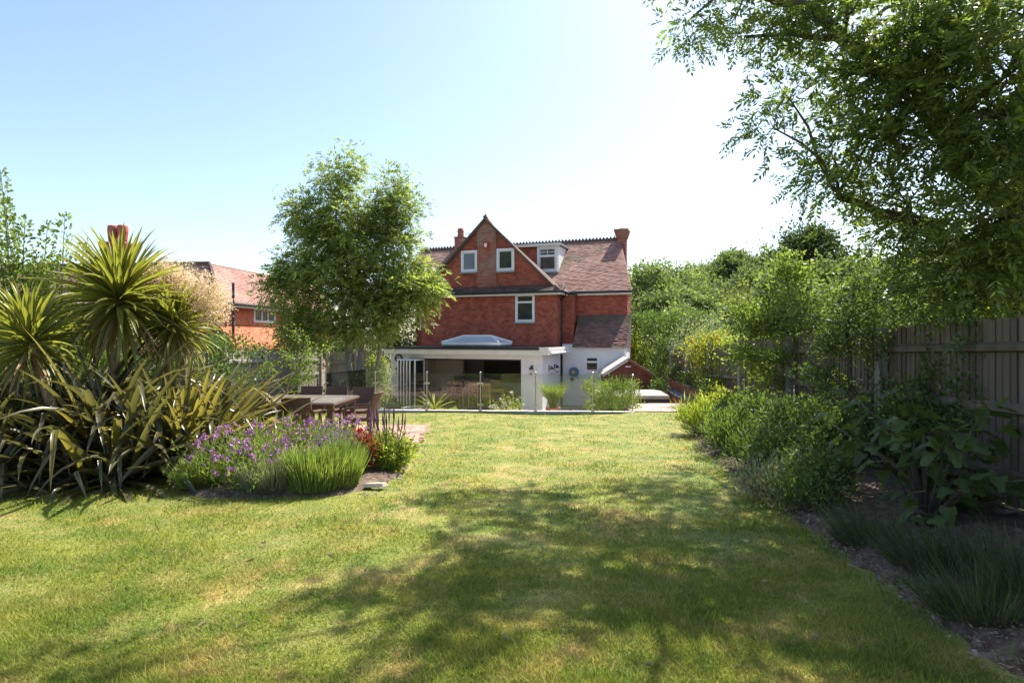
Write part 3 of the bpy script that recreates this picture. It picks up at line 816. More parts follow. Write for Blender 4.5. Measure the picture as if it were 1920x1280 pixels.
# ------------------------------------------------------------------ neighbour's house on the left
def build_neighbour():
    t = math.radians(-6.7)
    N = thing('neighbour_house', 'neighbouring orange tile-hung house with flat-topped brown roof behind grey fence', 'house', (-13.0, 26.0, 0), t)
    ez = 3.13; tz = 5.05; ins = 1.35
    MB().box(-14, 0, 0, 12, FLOOR, ez).build('wall', MT['brickwall'], N)
    wy0, wy1 = 2.75, 4.75
    tile_field('wall_tiles', N, MT['tilehang2'], (0, 0, 0), Yv, Z, X, [(0, 2.1), (12, 2.1), (12, ez), (0, ez)], .18, .12, .035, holes=[(wy0, wy1, 2.3, 9)])
    # flared tile skirt
    sl = math.hypot(.75, .95)
    MB().prism([(.0, 2.15), (.75, 1.2), (0, 1.2)], 'y', .05, 9.2).build('tile_skirt', MT['brickwall'], N)
    tile_field('skirt_tiles', N, MT['tilehang2'], (.75, 0, 1.2), Yv, (-.75 / sl, 0, .95 / sl), (.95 / sl, 0, .75 / sl), [(0, 0), (9.3, 0), (9.3, sl), (0, sl)], .18, .12, .04)
    MB().box(.02, .8, .04, 9.25, 1.02, 1.19).build('skirt_fascia', MT['tilehang2'], N)
    p = MB().box(0.3, 1.0, 7.6, 8.7, FLOOR, 1.9).build('brick_pier', MT['mortar'], N)
    tile_field('pier_bricks', p, MT['tilehang2'], (0, 7.6, 0), X, Z, (0, -1, 0), [(.3, .6), (1.0, .6), (1.0, 1.9), (.3, 1.9)], .22, .074, .012, gap=.004, brick=True)
    tile_field('pier_side_bricks', p, MT['tilehang2'], (1.0, 0, 0), Yv, Z, X, [(7.6, .6), (8.7, .6), (8.7, 1.9), (7.6, 1.9)], .22, .074, .012, gap=.004, brick=True)
    # roof: two steep slopes below a flat top
    o = .35
    V = [(-14, -o, ez), (o, -o, ez), (o, 12, ez), (-14, 12, ez), (-14, ins, tz), (-ins, ins, tz), (-ins, 12, tz), (-14, 12, tz)]
    MB().add(V, [(0, 1, 5, 4), (1, 2, 6, 5), (4, 5, 6, 7), (3, 2, 1, 0), (2, 3, 7, 6), (3, 0, 4, 7)]).build('roof', MT['rooftile2'], N)
    h = tz - ez; w = ins + o; sl = math.hypot(w, h)
    tile_field('front_roof_tiles', N, MT['rooftile2'], (0, -o, ez), X, (0, w / sl, h / sl), (0, -h / sl, w / sl), [(-13.9, 0), (o, 0), (-ins, sl), (-13.9, sl)], .165, .11, .028)
    tile_field('side_roof_tiles', N, MT['rooftile2'], (o, 0, ez), Yv, (-w / sl, 0, h / sl), (h / sl, 0, w / sl), [(-o, 0), (12, 0), (12, sl), (ins, sl)], .165, .11, .028)
    MB().tube([(o, -o, ez + .03), (-ins, ins, tz + .03)], .09, 6).build('hip_tiles', MT['ridge'], N)
    MB().tube([(-ins, ins, tz + .02), (-ins, 12, tz + .02)], .09, 6).build('roof_edge_trim', MT['fascia'], N)
    MB().tube([(-14, ins, tz + .03), (-ins, ins, tz + .03)], .1, 6).build('roof_edge_tiles', MT['ridge'], N)
    MB().box(.32, .36, -.3, 11.9, ez - .15, ez - .01).build('fascia', MT['fascia'], N)
    MB().tube([(.42, -.3, ez), (.42, 11.9, ez)], .06, 6).build('gutter', MT['black'], N)
    MB().tube([(.5, .3, 1.2), (.5, .3, 4.05)], .06, 8).build('soil_pipe', MT['black'], N)
    MB().tube([(.12, 5.4, 3.0), (.12, 5.4, 2.2), (.5, 5.4, 1.9), (.5, 5.4, 1.7)], .05, 8).build('downpipe', MT['black'], N)
    MB().box(.42, .62, 5.1, 5.7, 1.55, 1.7).build('hopper', MT['black'], N)
    window(N, wy0, wy1, 2.35, 3.05, .02, split=(.36, .64), face='x', sill=False)
    # chimney with two pots
    c = Vector((-7.4, 3.0, 0))
    ch = MB().box(c.x - .55, c.x + .55, c.y - .4, c.y + .4, 4.5, 6.1).build('chimney', MT['pierbrick'], N)
    for i in range(3): MB().box(c.x - .6 - .05 * i, c.x + .6 + .05 * i, c.y - .45 - .05 * i, c.y + .45 + .05 * i, 6.1 + .1 * i, 6.197 + .1 * i).build('corbel_course', MT['pierbrick'], ch)
    for dx in (-.32, .22):
        MB().lathe([(.2, 6.39), (.22, 6.6), (.25, 6.95), (.27, 7.0), (.24, 7.04), (.27, 7.1), (.24, 7.16), (.26, 7.22), (.2, 7.3)], c.x + dx, c.y, 14).build('chimney_pot', MT['pot'], ch, smooth=True)
    # flat-roofed part on the far left
    G = MB().box(-13.5, -9.0, -6.0, -1.0, FLOOR, 3.2).build('flat_roofed_wing', MT['pierbrick'], N)
    MB().box(-13.7, -8.8, -6.2, -.9, 3.45, 3.6).build('flat_roof', MT['lead'], G)
    MB().box(-13.6, -8.9, -6.1, -1.0, 3.2, 3.449).build('flat_roof_fascia', MT['white'], G)
build_neighbour()

# ------------------------------------------------------------------ objects on and round the terrace
def balustrade():
    R = thing('glass_balustrade', 'clear glass balustrade on round steel posts along the end of the lawn', 'balustrade', (0, 0, 0))
    pxs = [608, 702, 799, 900, 1004, 1112, 1187]
    pts = []
    for p in pxs:
        k = (p - 960) / FOCAL
        t = (k * BA.y - BA.x) / (BD.x - k * BD.y); q = BA + BD * t; q.z = -.49; pts.append(q)
    n = Vector((-BD.y, BD.x, 0))
    for i, p in enumerate(pts):
        c = p + n * .1
        h = 1.1 if i != 6 else 1.04
        po = MB().lathe([(.055, 0), (.055, .012), (.022, .016), (.022, h - .02), (.027, h - .018), (.027, h - .005), (.01, h + .004)], 0, 0, 12).build('post', MT['steel'], R, loc=c, smooth=False)
        for zz in (.17, .78):
            for s in (-1, 1):
                if (i == 0 and s < 0) or (i == 6 and s > 0): continue
                MB().box(.02 if s > 0 else -.085, .085 if s > 0 else -.02, -.016, .016, zz - .025, zz + .025).build('clamp', MT['steel'], po, rot=(0, 0, BANG), bevel=.006)
        MB().lathe([(.026, 0), (.032, .02), (.0, .035)], 0, 0, 12).build('cap', MT['steel'], po, loc=(0, 0, h - .01))
    for i in range(6):
        a = pts[i] + n * .1; b = pts[i + 1] + n * .1; L = (b - a).length
        MB().box(.045, L - .045, -.005, .005, .07, 1.06).build('glass_panel', MT['glass'], R, loc=a, rot=(0, 0, math.atan2(b.y - a.y, b.x - a.x)))
    # return panel running back at the left end
    a = pts[0] + n * .1; b = a + Vector((-.1, 2.6, -.05)); 
    po = MB().lathe([(.055, 0), (.022, .016), (.022, 1.35), (.0, 1.36)], 0, 0, 12).build('post', MT['steel'], R, loc=Vector((-4.75, 19.2, -.78)))
    a = pts[0] + n * .1; b = Vector((-4.75, 19.2, a.z - .05)); L = (b - a).length
    MB().box(.045, L - .045, -.005, .005, .07, 1.06).build('glass_panel', MT['glass'], R, loc=a, rot=(0, 0, math.atan2(b.y - a.y, b.x - a.x)))
balustrade()

def copy_thing(root, label=None, loc=None, rz=None):
    r = root.copy(); COL.objects.link(r)
    if label: r['label'] = label
    if loc is not None: r.location = loc
    if rz is not None: r.rotation_euler = (0, 0, rz)
    for ch in list(root.children):
        c = ch.copy(); COL.objects.link(c); c.parent = r
        for g in list(ch.children):
            d = g.copy(); COL.objects.link(d); d.parent = c
    return r

def wicker_chair():
    R = thing('garden_chair', '', 'chair', (0, 0, 0), 0, 'wicker chairs round the garden table')
    s = MB().box(-.24, .24, -.26, .24, .38, .45).build('seat', MT['wicker'], R, bevel=.02)
    # curved, slightly leaning back (front of the chair is -y)
    V = []; n = 9
    for zi in range(7):
        f = zi / 6; z = .40 + .50 * f; y = .22 + .13 * f ** 1.4
        for i in range(n):
            x = -.235 + .47 * i / (n - 1); yy = y - .05 * (x / .235) ** 2
            V.append((x, yy, z)); V.append((x, yy + .04, z - .004))
    F = []
    for zi in range(6):
        for i in range(n - 1):
            a = (zi * n + i) * 2; b = ((zi + 1) * n + i) * 2
            F.append((a, a + 2, b + 2, b)); F.append((a + 3, a + 1, b + 1, b + 3))
        a = (zi * n) * 2; b = ((zi + 1) * n) * 2; F.append((a + 1, a, b, b + 1))
        a = (zi * n + n - 1) * 2; b = ((zi + 1) * n + n - 1) * 2; F.append((a, a + 1, b + 1, b))
    for i in range(n - 1): a = (6 * n + i) * 2; F.append((a, a + 2, a + 3, a + 1))
    link('backrest', raw_mesh('backrest', V, F), MT['wicker'], R)
    for sx in (-1, 1):
        for y0, y1 in ((-.22, -.24), (.20, .27)):
            MB().tube([(sx * .21, y0, .40), (sx * .225, y1, 0)], [.026, .02], 6).build('leg', MT['wicker'], R)
        MB().tube([(sx * .25, .27, .66), (sx * .265, .05, .635), (sx * .26, -.2, .62), (sx * .245, -.25, .58), (sx * .235, -.25, .40)], .024, 6).build('armrest', MT['wicker'], R)
    return R

def dining_set():
    cx, cy = -4.04, 11.42; z = float(lawn_z(np.float64(cx), np.float64(cy))) + .02
    T = thing('garden_table', 'large square dark wicker garden table with smoky glass top on pink pavers', 'table', (cx, cy, z), math.radians(-3))
    MB().box(-.86, .86, -.74, .74, .67, .715).build('table_frame', MT['wicker'], T, bevel=.012)
    MB().box(-.83, .83, -.71, .71, .716, .728).build('tabletop', MT['tabletop'], T)
    MB().box(-.80, .80, -.68, .68, .60, .669).build('apron', MT['wicker'], T)
    for sx in (-1, 1):
        for sy in (-1, 1): MB().box(sx * .75 - .05, sx * .75 + .05, sy * .62 - .05, sy * .62 + .05, 0, .60).build('leg', MT['wicker'], T)
    C = wicker_chair(); first = True
    spots = [(-4.38, 12.55, 0, 'dark wicker chair on the fence side of the garden table, by the table corner'),
             (-3.83, 12.55, 0, 'dark wicker chair on the far side of the garden table, middle one of three'),
             (-3.23, 12.5, 0, 'dark wicker chair on the house side of the table, next to the balustrade post'),
             (-4.18, 10.05, math.pi - .12, 'dark wicker chair with its back to the spiky flax leaves'),
             (-3.58, 9.98, math.pi + .06, 'dark wicker chair with its back to the purple wallflowers'),
             (-2.82, 11.0, -math.pi / 2 - .1, 'dark wicker chair at the end of the table facing the flax')]
    for x, y, r, lab in spots:
        zz = float(lawn_z(np.float64(x), np.float64(y))) + .02
        if first: C.location = (x, y, zz); C.rotation_euler = (0, 0, r); C['label'] = lab; first = False
        else: copy_thing(C, lab, (x, y, zz), r)
dining_set()

# ---- furniture seen through the open doors
def indoor():
    c = house_pt(-2.9, 1.55, FLOOR + .02)
    T = thing('dining_table', 'light oak dining table inside the open extension', 'table', c, -HA)
    MB().box(-1.0, 1.0, -.45, .45, .71, .75).build('tabletop', MT['wood'], T, bevel=.006)
    MB().box(-.92, .92, -.38, .38, .62, .709).build('apron', MT['wood'], T)
    for sx in (-1, 1):
        for sy in (-1, 1): MB().box(sx * .9 - .04, sx * .9 + .04, sy * .37 - .04, sy * .37 + .04, 0, .62).build('leg', MT['wood'], T)
    R = thing('dining_chair', 'slatted oak dining chair with its back to the garden', 'chair', (0, 0, 0), 0, 'oak chairs at the indoor table')
    MB().box(-.22, .22, -.22, .22, .43, .47).build('seat', MT['wood'], R)
    for sx in (-1, 1):
        MB().box(sx * .2 - .02, sx * .2 + .02, -.24, -.2, 0, 1.0).build('back_post', MT['wood'], R)
        MB().box(sx * .2 - .02, sx * .2 + .02, .17, .21, 0, .43).build('leg', MT['wood'], R)
    MB().box(-.179, .179, -.235, -.205, .9, 1.0).build('top_rail', MT['wood'], R)
    MB().box(-.179, .179, -.235, -.205, .5, .55).build('lower_rail', MT['wood'], R)
    for i in range(4): MB().box(-.14 + i * .085, -.11 + i * .085, -.23, -.21, .55, .9).build('back_slat', MT['wood'], R)
    R.location = house_pt(-3.15, .95, FLOOR + .02); R.rotation_euler = (0, 0, -HA)
    copy_thing(R, None, house_pt(-2.6, .93, FLOOR + .02), -HA)
    copy_thing(R, 'slatted oak dining chair at the end of the indoor table', house_pt(-4.2, 1.5, FLOOR + .02), -HA - math.pi / 2)
    copy_thing(R, 'slatted oak dining chair on the kitchen side of the indoor table', house_pt(-2.9, 2.25, FLOOR + .02), -HA + math.pi)
    A = thing('armchair', 'black high-backed office armchair deep inside the extension', 'chair', house_pt(-4.75, 2.6, FLOOR + .02), -HA)
    MB().box(-.28, .28, -.28, .28, .4, .52).build('seat', MT['black'], A, bevel=.03)
    MB().box(-.27, .27, .2, .3, .53, 1.15).build('backrest', MT['black'], A, bevel=.04)
    MB().lathe([(.04, 0), (.04, .4)], 0, 0, 10).build('column', MT['steel'], A)
    MB().box(-.3, .3, -.03, .03, 0, .05).build('foot', MT['black'], A)
    P = thing('spotlight', 'small white ceiling spotlight bar above the indoor table', 'lamp', house_pt(-2.5, 1.2, .94), -HA)
    MB().box(-.3, .3, -.03, .03, -.03, .02).build('bar', MT['white'], P)
    MB().lathe([(.06, -.25), (.07, -.12), (.03, -.03)], -.2, 0, 12).build('lamp_head', MT['white'], P)
indoor()

# ---- wall lamps, wreath, hose reel
def wall_lamp(loc, rz, label):
    L = thing('wall_lamp', label, 'lamp', loc, rz, 'black lanterns on the white walls')
    MB().box(-.04, .04, -.015, 0, -.09, .1).build('backplate', MT['black'], L)
    MB().tube([(0, -.01, .05), (0, -.08, .1), (0, -.12, .05)], .014, 6).build('arm', MT['black'], L)
    MB().lathe([(.02, .05), (.09, -.02), (.1, -.035), (.075, -.04)], 0, -.12, 8).build('hood', MT['black'], L)
    MB().lathe([(.07, -.042), (.045, -.19), (.02, -.2)], 0, -.12, 6).build('glass_shade', MT['cloth'], L)
    MB().lathe([(.05, -.2), (.03, -.22), (.01, -.25)], 0, -.12, 8).build('finial', MT['black'], L)
b = a_at(747.5, 0); wall_lamp(house_pt(b, -.002, z_at(690, b, 0)), -HA, 'black lantern on the white wall under the dark ring')
b = a_at(997.5, 0); wall_lamp(house_pt(b, -.002, z_at(690, b, 0)), -HA, 'black lantern on the white pier right of the folding doors')
wall_lamp(house_pt(.002, .85, .42), -HA + math.pi / 2, 'black lantern on the side wall of the extension, next to the front corner')
wall_lamp(house_pt(-.035, 1.75, .44), -HA + math.pi / 2, 'black lantern on the side wall of the extension, next to the downpipe')

def wreath():
    b = a_at(748, 0); z = z_at(671.5, b, 0)
    W = thing('wall_ring', 'round dark woven ring hung on the white wall above a lantern', 'wreath', house_pt(b, -.035, z), -HA)
    m = MB(); n = 28
    pts = [(.145 * math.cos(2 * math.pi * i / n), 0, .145 * math.sin(2 * math.pi * i / n)) for i in range(n + 1)]
    m.tube(pts, [.03 + .006 * math.sin(i * 2.1) for i in range(n + 1)], 7, False); m.build('ring', MT['grill'], W)
    f = MB(); f.tube([(0, -.0, -.1), (0, 0, .1)], .004, 4); f.tube([(-.1, 0, 0), (.1, 0, 0)], .004, 4); f.build('wire', MT['grill'], W)
wreath()

def hose_reel():
    a = a_at(1077, 2.95); z = z_at(697, a, 2.95)
    Hs = thing('hose_reel', 'blue wall-mounted hose reel with yellow hose on white lean-to wall', 'hose reel', house_pt(a, 2.93, z), -HA)
    def disc(r, y0, y1, m, nm):
        mb = MB(); n = 24; P = [(r * math.cos(2 * math.pi * i / n), r * math.sin(2 * math.pi * i / n)) for i in range(n)]
        mb.prism(P, 'y', y0, y1); mb.build(nm, m, Hs)
    disc(.2, -.16, -.13, MT['blue'], 'reel_flange'); disc(.2, -.04, -.01, MT['blue'], 'reel_flange')
    m = MB()
    pts = [(.13 * math.cos(t * .5) , -.06 - .05 * ((t % 13) / 13), .13 * math.sin(t * .5)) for t in range(90)]
    m.tube(pts, .014, 5); m.build('coiled_hose', MT['hose'], Hs)
    disc(.07, -.185, -.161, MT['hose'], 'reel_hub')
    m = MB(); m.tube([(.1, -.1, -.12), (.25, -.12, -.35), (.5, -.12, -.5), (.8, -.1, -.56), (1.0, -.1, -.55)], .014, 6); m.build('trailing_hose', MT['hose'], Hs)
    m = MB(); m.tube([(-.08, -.1, -.3), (-.1, -.1, -.5), (-.07, -.1, -.62), (-.12, -.1, -.72)], .016, 6); m.build('hose_end', MT['hose'], Hs)
    MB().box(-.15, -.03, -.12, -.01, -.36, -.26).build('tap_box', MT['wicker'], Hs)
hose_reel()

def shed():
    Sd = thing('garden_shed', 'small red-brown timber shed with pale felt gable roof beside white lean-to', 'shed', (4.33, 21.9, FLOOR), math.radians(-4))
    w = .84; eh = 1.55; ah = 2.08
    MB().prism([(-w, 0), (w, 0), (w, eh), (0, ah), (-w, eh)], 'y', .03, 1.9).build('shed_body', MT['shed'], Sd)
    n = 14
    for i in range(n):
        x0 = -w + 2 * w * i / n; x1 = x0 + 2 * w / n - .006
        z0 = eh + (ah - eh) * (1 - abs(x0) / w); z1 = eh + (ah - eh) * (1 - abs(x1) / w)
        MB().prism([(x0, .02), (x1, .02), (x1, z1 - .02), (x0, z0 - .02)], 'y', .005, .029).build('board', MT['shed'], Sd)
    for s in (-1, 1):
        V = [(0, -.1, ah + .03), (s * (w + .12), -.1, eh - .05), (s * (w + .12), 2.0, eh - .05), (0, 2.0, ah + .03)]
        V += [(x, y, z - .05) for x, y, z in V]
        MB().add(V, [(0, 1, 2, 3), (7, 6, 5, 4), (0, 4, 5, 1), (1, 5, 6, 2), (2, 6, 7, 3), (3, 7, 4, 0)]).build('roof_panel', MT['shedroof'], Sd)
        bd = [(0, ah + .0), (s * (w + .12), eh - .08), (s * (w + .12), eh - .18), (0, ah - .1)]
        MB().prism(bd, 'y', -.125, -.102).build('bargeboard', MT['shedroof'] if s < 0 else MT['shed'], Sd)
    MB().box(-.1, .1, -.06, 0, ah - .33, ah - .28).build('bulkhead_light', MT['white'], Sd)
    B = thing('wheelie_bin', 'dark grey bin standing between the lean-to window and the shed', 'bin', (3.25, 21.6, FLOOR), 0)
    MB().add([(-.2, -.2, 0), (.2, -.2, 0), (.2, .2, 0), (-.2, .2, 0), (-.26, -.26, .98), (.26, -.26, .98), (.26, .26, .98), (-.26, .26, .98)], [(3, 2, 1, 0), (4, 5, 6, 7), (0, 1, 5, 4), (1, 2, 6, 5), (2, 3, 7, 6), (3, 0, 4, 7)]).build('bin_body', MT['bin'], B)
    MB().box(-.29, .29, -.3, .3, .981, 1.05).build('lid', MT['bin'], B, bevel=.02)
shed()

def hot_tub():
    T = thing('hot_tub', 'square brown-panelled hot tub under a pale folding cover', 'hot tub', (3.95, 19.9, FLOOR), 0)
    MB().box(-1.02, 1.02, -1.02, 1.02, 0, .86).build('tub_shell', MT['black'], T)
    for i in range(3):
        x = -1.0 + i * .667
        MB().box(x, x + .655, -1.045, -1.021, .04, .72).build('side_panel', MT['tub'], T)
        MB().box(1.021, 1.045, x, x + .655, .04, .72).build('side_panel', MT['tub'], T)
    MB().box(-1.07, 1.07, -1.07, 1.07, .73, .88).build('rim', MT['black'], T, bevel=.02)
    V = lambda y0, y1, z0, z1: [(-1.1, y0, .885), (1.1, y0, .885), (1.1, y1, .885), (-1.1, y1, .885), (-1.1, y0, z0), (1.1, y0, z0), (1.1, y1, z1), (-1.1, y1, z1)]
    FB = [(3, 2, 1, 0), (4, 5, 6, 7), (0, 1, 5, 4), (1, 2, 6, 5), (2, 3, 7, 6), (3, 0, 4, 7)]
    MB().add(V(-1.1, -.01, 1.0, 1.06), FB).build('cover_half', MT['tublid'], T, bevel=.02)
    MB().add(V(.01, 1.1, 1.06, 1.0), FB).build('cover_half', MT['tublid'], T, bevel=.02)
hot_tub()

# ---- brick retaining walls of the raised bed, brick by brick
def brick_walls():
    bm = MB().box(-.104, .104, 0, .1, 0, .065); bme = raw_mesh('brick', bm.V, bm.F); bme.materials.append(MT['brick'])
    ang = math.atan2(1, .1)
    def wall(name, label, c, y0, y1, z0, z1, rows):
        L = (y1 - y0) * math.hypot(1, .1)
        W = thing(name, label, 'wall', (c + .1 * y0, y0, 0), ang)
        MB().box(0, L, -.2, -.012, z0 - .6 if z0 > -1 else z0, z1 - .003).build('wall_core', MT['mortar'], W)
        n = int(L / .22)
        for r in range(rows):
            for i in range(n):
                o = bpy.data.objects.new('brick', bme); COL.objects.link(o); o.parent = W
                o.location = (.11 + i * .22 + (.11 if r % 2 else 0), -.1 + random.uniform(-.003, .003), z1 - (r + 1) * .075)
        return W
    lo = wall('lower_brick_wall', 'lower red brick retaining wall beside the hot tub under a dark coping', 3.65, 18.6, 25, -1.3, -.42, 6)
    MB().box(-.02, 6.45, -.36, .04, -.418, -.37).build('coping', MT['slate'], lo)
    wall('upper_brick_wall', 'upper low red brick wall holding the raised bed along the fence', 4.05, 16.6, 25, -.42, -.08, 4)
    V = []; F = []
    for i, y in enumerate(np.linspace(15.6, 26, 30)):
        for x in (4.06 + .1 * y + .1, 4.3 + .1 * y + .1): V.append((x, y, -.12))
    for i in range(29): a = 2 * i; F.append((a, a + 1, a + 3, a + 2))
    tag(link('raised_bed_soil', raw_mesh('raised_bed_soil', V, F), MT['soil']), kind='structure')
brick_walls()

# ---- fences: every board a piece of its own
def fence_run(F, p0, p1, z0, z1, m, side, bw=.115, rails=(.3, .95, 1.5), top=None, lap=True):
    """one bay between two posts, boards on the far side, rails on the near side"""
    d = Vector((p1[0] - p0[0], p1[1] - p0[1], 0)); L = d.length; ang = math.atan2(d.y, d.x); dz = (z1 - z0)
    H = top
    n = int(L / bw)
    base = Vector((p0[0], p0[1], z0))
    bm = MB(); bm.add([(0, 0, .04), (bw * 1.3, side * .014, .04), (bw * 1.3, side * .026, .04), (0, side * .006 + side * .002, .04), (0, 0, H), (bw * 1.3, side * .014, H), (bw * 1.3, side * .026, H), (0, side * .008, H)],
                      [(3, 2, 1, 0), (4, 5, 6, 7), (0, 1, 5, 4), (1, 2, 6, 5), (2, 3, 7, 6), (3, 0, 4, 7)])
    me = raw_mesh('fence_board', bm.V, bm.F); me.materials.append(m)
    for i in range(n):
        o = bpy.data.objects.new('fence_board', me); COL.objects.link(o); o.parent = F
        o.location = base + d * ((i * bw) / L) + Vector((0, 0, dz * i * bw / L + random.uniform(-.012, .012)))
        o.rotation_euler = (random.uniform(-.004, .004), random.uniform(-.004, .004), ang)
    for r in rails:
        q = MB(); sl = dz
        q.add([(0, -side * .055, r - .04), (L, -side * .055, r - .04 + sl), (L, -side * .004, r - .055 + sl), (0, -side * .004, r - .055), (0, -side * .055, r + .025), (L, -side * .055, r + .025 + sl), (L, -side * .004, r + .05 + sl), (0, -side * .004, r + .05)],
              [(3, 2, 1, 0), (4, 5, 6, 7), (0, 1, 5, 4), (1, 2, 6, 5), (2, 3, 7, 6), (3, 0, 4, 7)])
        q.build('rail', m, F, loc=base, rot=(0, 0, ang))

def fences():
    F = thing('right_fence', 'tall featheredge timber fence with rails and pale posts behind the shaded border', 'fence', (0, 0, 0))
    ys = [1.5, 4.75, 8.0, 11.35, 14.6, 18.0, 21.4, 24.8]
    for i in range(len(ys) - 1):
        z0 = float(-.03 * ys[i]) + .1; z1 = float(-.03 * ys[i + 1]) + .1
        if ys[i] >= 14: z0 -= .05; z1 -= .1
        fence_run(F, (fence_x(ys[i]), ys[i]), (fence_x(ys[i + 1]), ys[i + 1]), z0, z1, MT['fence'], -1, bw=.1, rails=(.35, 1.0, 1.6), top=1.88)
    for y in ys:
        z = -.03 * y
        MB().box(-.06, .06, -.06, .06, -.4, 1.95).build('post', MT['postwood'], F, loc=(fence_x(y) - .07, y, z + .05), bevel=.01)
    G = thing('left_fence', 'weathered grey featheredge fence along the left boundary behind the garden table', 'fence', (0, 0, 0))
    lx = -7.05; ys = [11.8, 14.2, 16.6, 19.0, 21.4]
    for i in range(len(ys) - 1):
        fence_run(G, (lx, ys[i]), (lx, ys[i + 1]), -.03 * ys[i] - .05, -.03 * ys[i + 1] - .05, MT['fencegrey'], 1, bw=.1, rails=(.35, 1.0, 1.5), top=1.78)
    for y in ys: MB().box(-.05, .05, -.05, .05, -.4, 1.83).build('post', MT['postwood'], G, loc=(lx + .07, y, -.03 * y))
    K = thing('rear_fence', 'grey close-boarded fence panels behind the ash trunks', 'fence', (0, 0, 0))
    xs = [-7.0, -5.95, -4.9]
    for i in range(2):
        fence_run(K, (xs[i], 25.0), (xs[i + 1], 25.0), -.95, -.95, MT['fencegrey'], 1, bw=.16, rails=(.3, 1.6), top=2.0)
    for x in xs: MB().box(-.05, .05, -.05, .05, -.3, 2.05).build('post', MT['postwood'], K, loc=(x, 24.95, -.95))
    K.location.y = -2.6
fences()

# ------------------------------------------------------------------ plants
def leaf_quads(p, d, s, L, W, fold=.0):
    """p,d,s (N,3); L,W (N,) -> (N,4,3) pointed leaves"""
    L = L[:, None]; W = W[:, None]
    n = np.cross(d, s)
    return np.stack([p, p + d * L * .45 + s * W * .5 + n * W * fold, p + d * L, p + d * L * .45 - s * W * .5 + n * W * fold], 1)

def rdir(n, rng): return unit(rng.normal(size=(n, 3)))

def simple_leaves(p, out, L, W, rng, droop=.1, spread=.9):
    n = len(p)
    d = unit(out + rng.normal(0, spread, (n, 3)) + np.array([0, 0, -droop]))
    s = unit(np.cross(d, rdir(n, rng)))
    k = rng.uniform(.7, 1.25, n)
    return leaf_quads(p, d, s, L * k, W * k)

def pinnate(p, out, R, L, W, rng, pairs=4, droop=.35, spread=.55):
    """compound leaf: pairs of leaflets along a drooping stalk plus one at the tip"""
    n = len(p)
    d = unit(out + rng.normal(0, spread, (n, 3)) + np.array([0, 0, -droop]))
    up = unit(rng.normal(0, .5, (n, 3)) + np.array([0, 0, 1.0]))
    s = unit(np.cross(d, up)); k = rng.uniform(.75, 1.2, n)
    out_q = []
    for i in range(pairs):
        f = .3 + .62 * i / pairs
        base = p + d * (R * k * f)[:, None] + np.array([0, 0, -1.0]) * (R * .35 * f * f)
        for sg in (-1, 1):
            ld = unit(d * .55 + s * sg * .85 + rng.normal(0, .14, (n, 3)) + np.array([0, 0, -.18]))
            ls = unit(np.cross(ld, up) + rng.normal(0, .2, (n, 3)))
            out_q.append(leaf_quads(base, ld, ls, L * k * rng.uniform(.85, 1.1, n), W * k))
    base = p + d * (R * k * .92)[:, None] + np.array([0, 0, -1.0]) * (R * .3)
    ld = unit(d + np.array([0, 0, -.3])); out_q.append(leaf_quads(base, ld, s, L * k, W * k))
    return np.concatenate(out_q, 0)

def ellipsoid_pts(c, r, n, rng, power=.45):
    v = rdir(n, rng); q = rng.uniform(0, 1, n) ** power
    return np.array(c) + v * np.array(r) * q[:, None]

